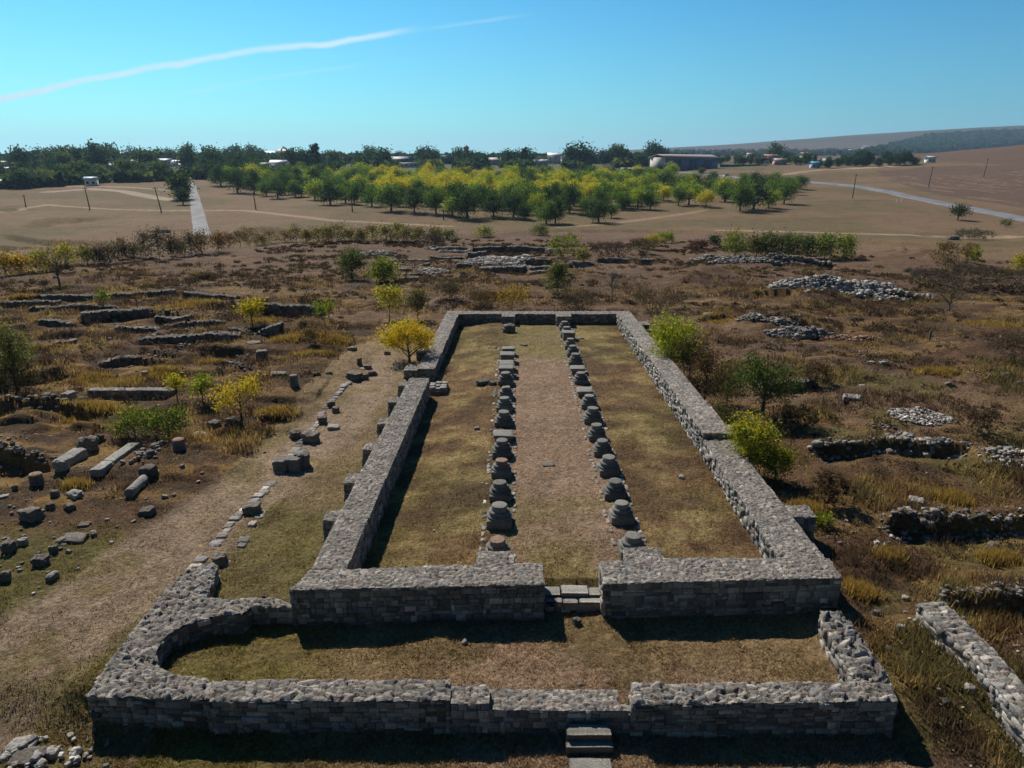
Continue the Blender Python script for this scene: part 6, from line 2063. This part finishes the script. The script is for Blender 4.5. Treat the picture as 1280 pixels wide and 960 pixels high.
tag(root, 'dark church tower with pointed cap rising over the village skyline', 'church tower')

# blue-walled warehouse
p = G(831, 214); q_ = G(897, 210)
L = np.linalg.norm(q_ - p); ang = math.atan2(*(q_ - p)[::-1]); m = mpp(*p)
root = empty('warehouse', (p[0], p[1], float(macro(*p)) - .3), ang)
hW = 17.5 * m; dW = 12.0
BLW = (.13, .19, .33)
put('wall', [cbox(BLW, 0, L, 0, dW, -2, hW - 1.2)], M_PLASTER, root)
put('plinth_band', [cbox((.30, .24, .22), -.05, L + .05, -.06, dW, hW - 1.25, hW - .3)], M_PLASTER, root)
put('end_wall', [cbox((.66, .62, .55), -.12, -.02, 0, dW, -2, hW - .3)], M_PLASTER, root)
V, F, C = gable(L + .6, dW, hW - .2, 1.9, .8, (.42, .33, .31)); V = V + np.array([L / 2, dW / 2, 0]); mk('roof', V, F, M_ROOF, root, col=C)
for k in range(7):
    x = L * (k + .5) / 7
    put('wall_panel', [cbox((.10, .13, .22) if k % 2 else (.16, .23, .40), x - L / 14 * .92, x + L / 14 * .92, -.10, -.01, .3, hW - 1.9)], M_PLASTER, root)
for k in range(2):
    f = put('door', [cbox((.08, .09, .12), L * (.25 + .4 * k), L * (.25 + .4 * k) + 4, -.2, -.11, -.3, 4.0)], M_PLASTER, root)
tag(root, 'long blue-walled warehouse with pinkish roof and pale gable beyond the orchard', 'warehouse')

# wall strips and fences of the village visible as thin lines
for (a, b, lab) in [((775, 213), (829, 214), 'thin pale boundary wall left of the warehouse'), ((900, 209), (950, 207), 'low dark boundary wall right of the warehouse'), ((40, 226), (78, 221), 'dark hedge-like fence in the left of the village')]:
    pa, pb = G(*a), G(*b); L = np.linalg.norm(pb - pa)
    c = (.55, .53, .5) if 'pale' in lab else (.08, .08, .09)
    o = put('boundary_wall', [cbox(c, 0, L, 0, .3, -1, 1.8)], M_PLASTER, None)
    o.location = (pa[0], pa[1], float(macro(*pa))); o.rotation_euler = (0, 0, math.atan2(*(pb - pa)[::-1])); tag(o, lab, 'boundary wall')

# ------------------------------------------------------------------ poles, trough, markers
def pole(u, v, hpx, lean, label, name='utility_pole', arm=True, stub=True):
    p = G(u, v); m = mpp(*p); h = hpx * m * 1.0
    root = empty(name, (p[0], p[1], hz(*p) - .2))
    V, F, C = tube([(0, 0, 0), (lean * h * .5, 0, h * .5), (lean * h, 0, h)], [.20, .16, .12], 8); mk('shaft', V, F, M_WOOD, root, col=C)
    if arm:
        x = lean * h
        put('crossarm', [cbox((.08, .07, .06), x - .75, x + .75, -.06, .06, h - .55, h - .42)], M_WOOD, root)
        for s in (-.6, 0, .6): put('insulator', [cbox((.4, .38, .36), x + s - .05, x + s + .05, -.05, .05, h - .42 + (.13 if s == 0 else 0), h - .25 + (.13 if s == 0 else 0))], M_PLASTER, root)
    tag(root, label, 'pole', 'utility poles')
    return root


pole(32.5, 259, 16, 0, 'wooden pole at the far left of the meadow')
pole(112.5, 262, 28, -.07, 'slightly leaning pole in the middle of the left meadow')
pole(202, 265, 31, -.14, 'leaning pole in the meadow just left of the gravel road')
pole(320, 262, 22, -.06, 'leaning pole in the meadow right of the gravel road')
pole(440.5, 265, 18, 0, 'pole in front of the orchard, left one')
pole(554.5, 275, 14, 0, 'short pole in front of the orchard, below its front line')
pole(1065.5, 248, 30, .03, 'pole beside the asphalt road, lower right of the orchard')
pole(1160.5, 234, 25, .06, 'pole at the edge of the ploughed field')
pole(1229.5, 221, 22, .07, 'pole higher up in the ploughed field at the right')
pole(232.5, 206, 27, -.02, 'tall thin mast on the skyline above the gravel road')
pole(512.5, 204, 15, 0, 'thin pole on the skyline above the long dark roof')
pole(113.5, 204, 22, 0, 'thin pole on the skyline at the left of the village')

p = G(203, 290); root = empty('concrete_trough', (p[0], p[1], hz(*p) - .3))
put('body', [cbox((.20, .19, .18), -1.7, 1.7, -.8, .8, 0, 1.0)], M_STONE, root)
put('rim', [cbox((.40, .38, .35), -1.8, 1.8, -.9, -.7, 1.0, 1.12), cbox((.40, .38, .35), -1.8, 1.8, .7, .9, 1.0, 1.12), cbox((.40, .38, .35), -1.8, -1.6, -.7, .7, 1.0, 1.12), cbox((.40, .38, .35), 1.6, 1.8, -.7, .7, 1.0, 1.12)], M_STONE, root)
tag(root, 'low concrete trough in the meadow left of the gravel road', 'trough')
for (u, v, lab) in [(1121, 254, 'left small white roadside marker post on the right slope'), (1127, 254, 'right small white roadside marker post on the right slope')]:
    p = G(u, v); root = empty('marker_post', (p[0], p[1], hz(*p) - .1))
    put('post', [cbox((.7, .7, .66), -.09, .09, -.09, .09, 0, 1.4)], M_PLASTER, root); put('cap', [cbox((.1, .1, .1), -.10, .10, -.10, .10, 1.15, 1.3)], M_PLASTER, root)
    tag(root, lab, 'marker post')

# parked cars on the roads by the village, tiny in the photo
def car(u, v, c, label, rz):
    p = G(u, v); root = empty('parked_car', (p[0], p[1], float(macro(*p)) + .25), rz)
    V, F = rockbox(4.2, 1.75, .75, 31, .08, .0, 8); V[:, 2] += .35; mk('body', V, F, M_ROOF, root, col=np.broadcast_to(np.array(c), V.shape))
    V, F = rockbox(2.3, 1.55, .6, 32, .12, .0, 8, taper=.25); V[:, 2] += 1.05; V[:, 0] -= .2; mk('cabin', V, F, M_GLASSY, root, col=np.broadcast_to(np.array((.05, .06, .07)), V.shape))
    for sx in (-1.3, 1.3):
        for sy in (-.85, .85):
            V, F, C = tube([(sx, sy - .12, .33), (sx, sy + .12, .33)], [.33, .33], 12)
            mk('wheel', V, F, M_ROOF, root, col=np.broadcast_to(np.array((.02, .02, .02)), V.shape))
    tag(root, label, 'car')


car(909, 222, (.75, .76, .78), 'light car on the asphalt road right of the warehouse', .1)
# ------------------------------------------------------------------ haze
def haze(density=1.05e-4):
    m, nt, N, L = new_mat('haze')
    out = N.new('ShaderNodeOutputMaterial'); v = N.new('ShaderNodeVolumePrincipled')
    v.inputs['Color'].default_value = (.50, .74, 1.0, 1); v.inputs['Density'].default_value = density; v.inputs['Anisotropy'].default_value = .2
    L.new(v.outputs[0], out.inputs['Volume'])
    V, F = box(-7600, 7600, -7600, 7600, -9, 215)
    o = mk('haze', V, F, m); tag(o, kind='stuff')
    return o


haze()
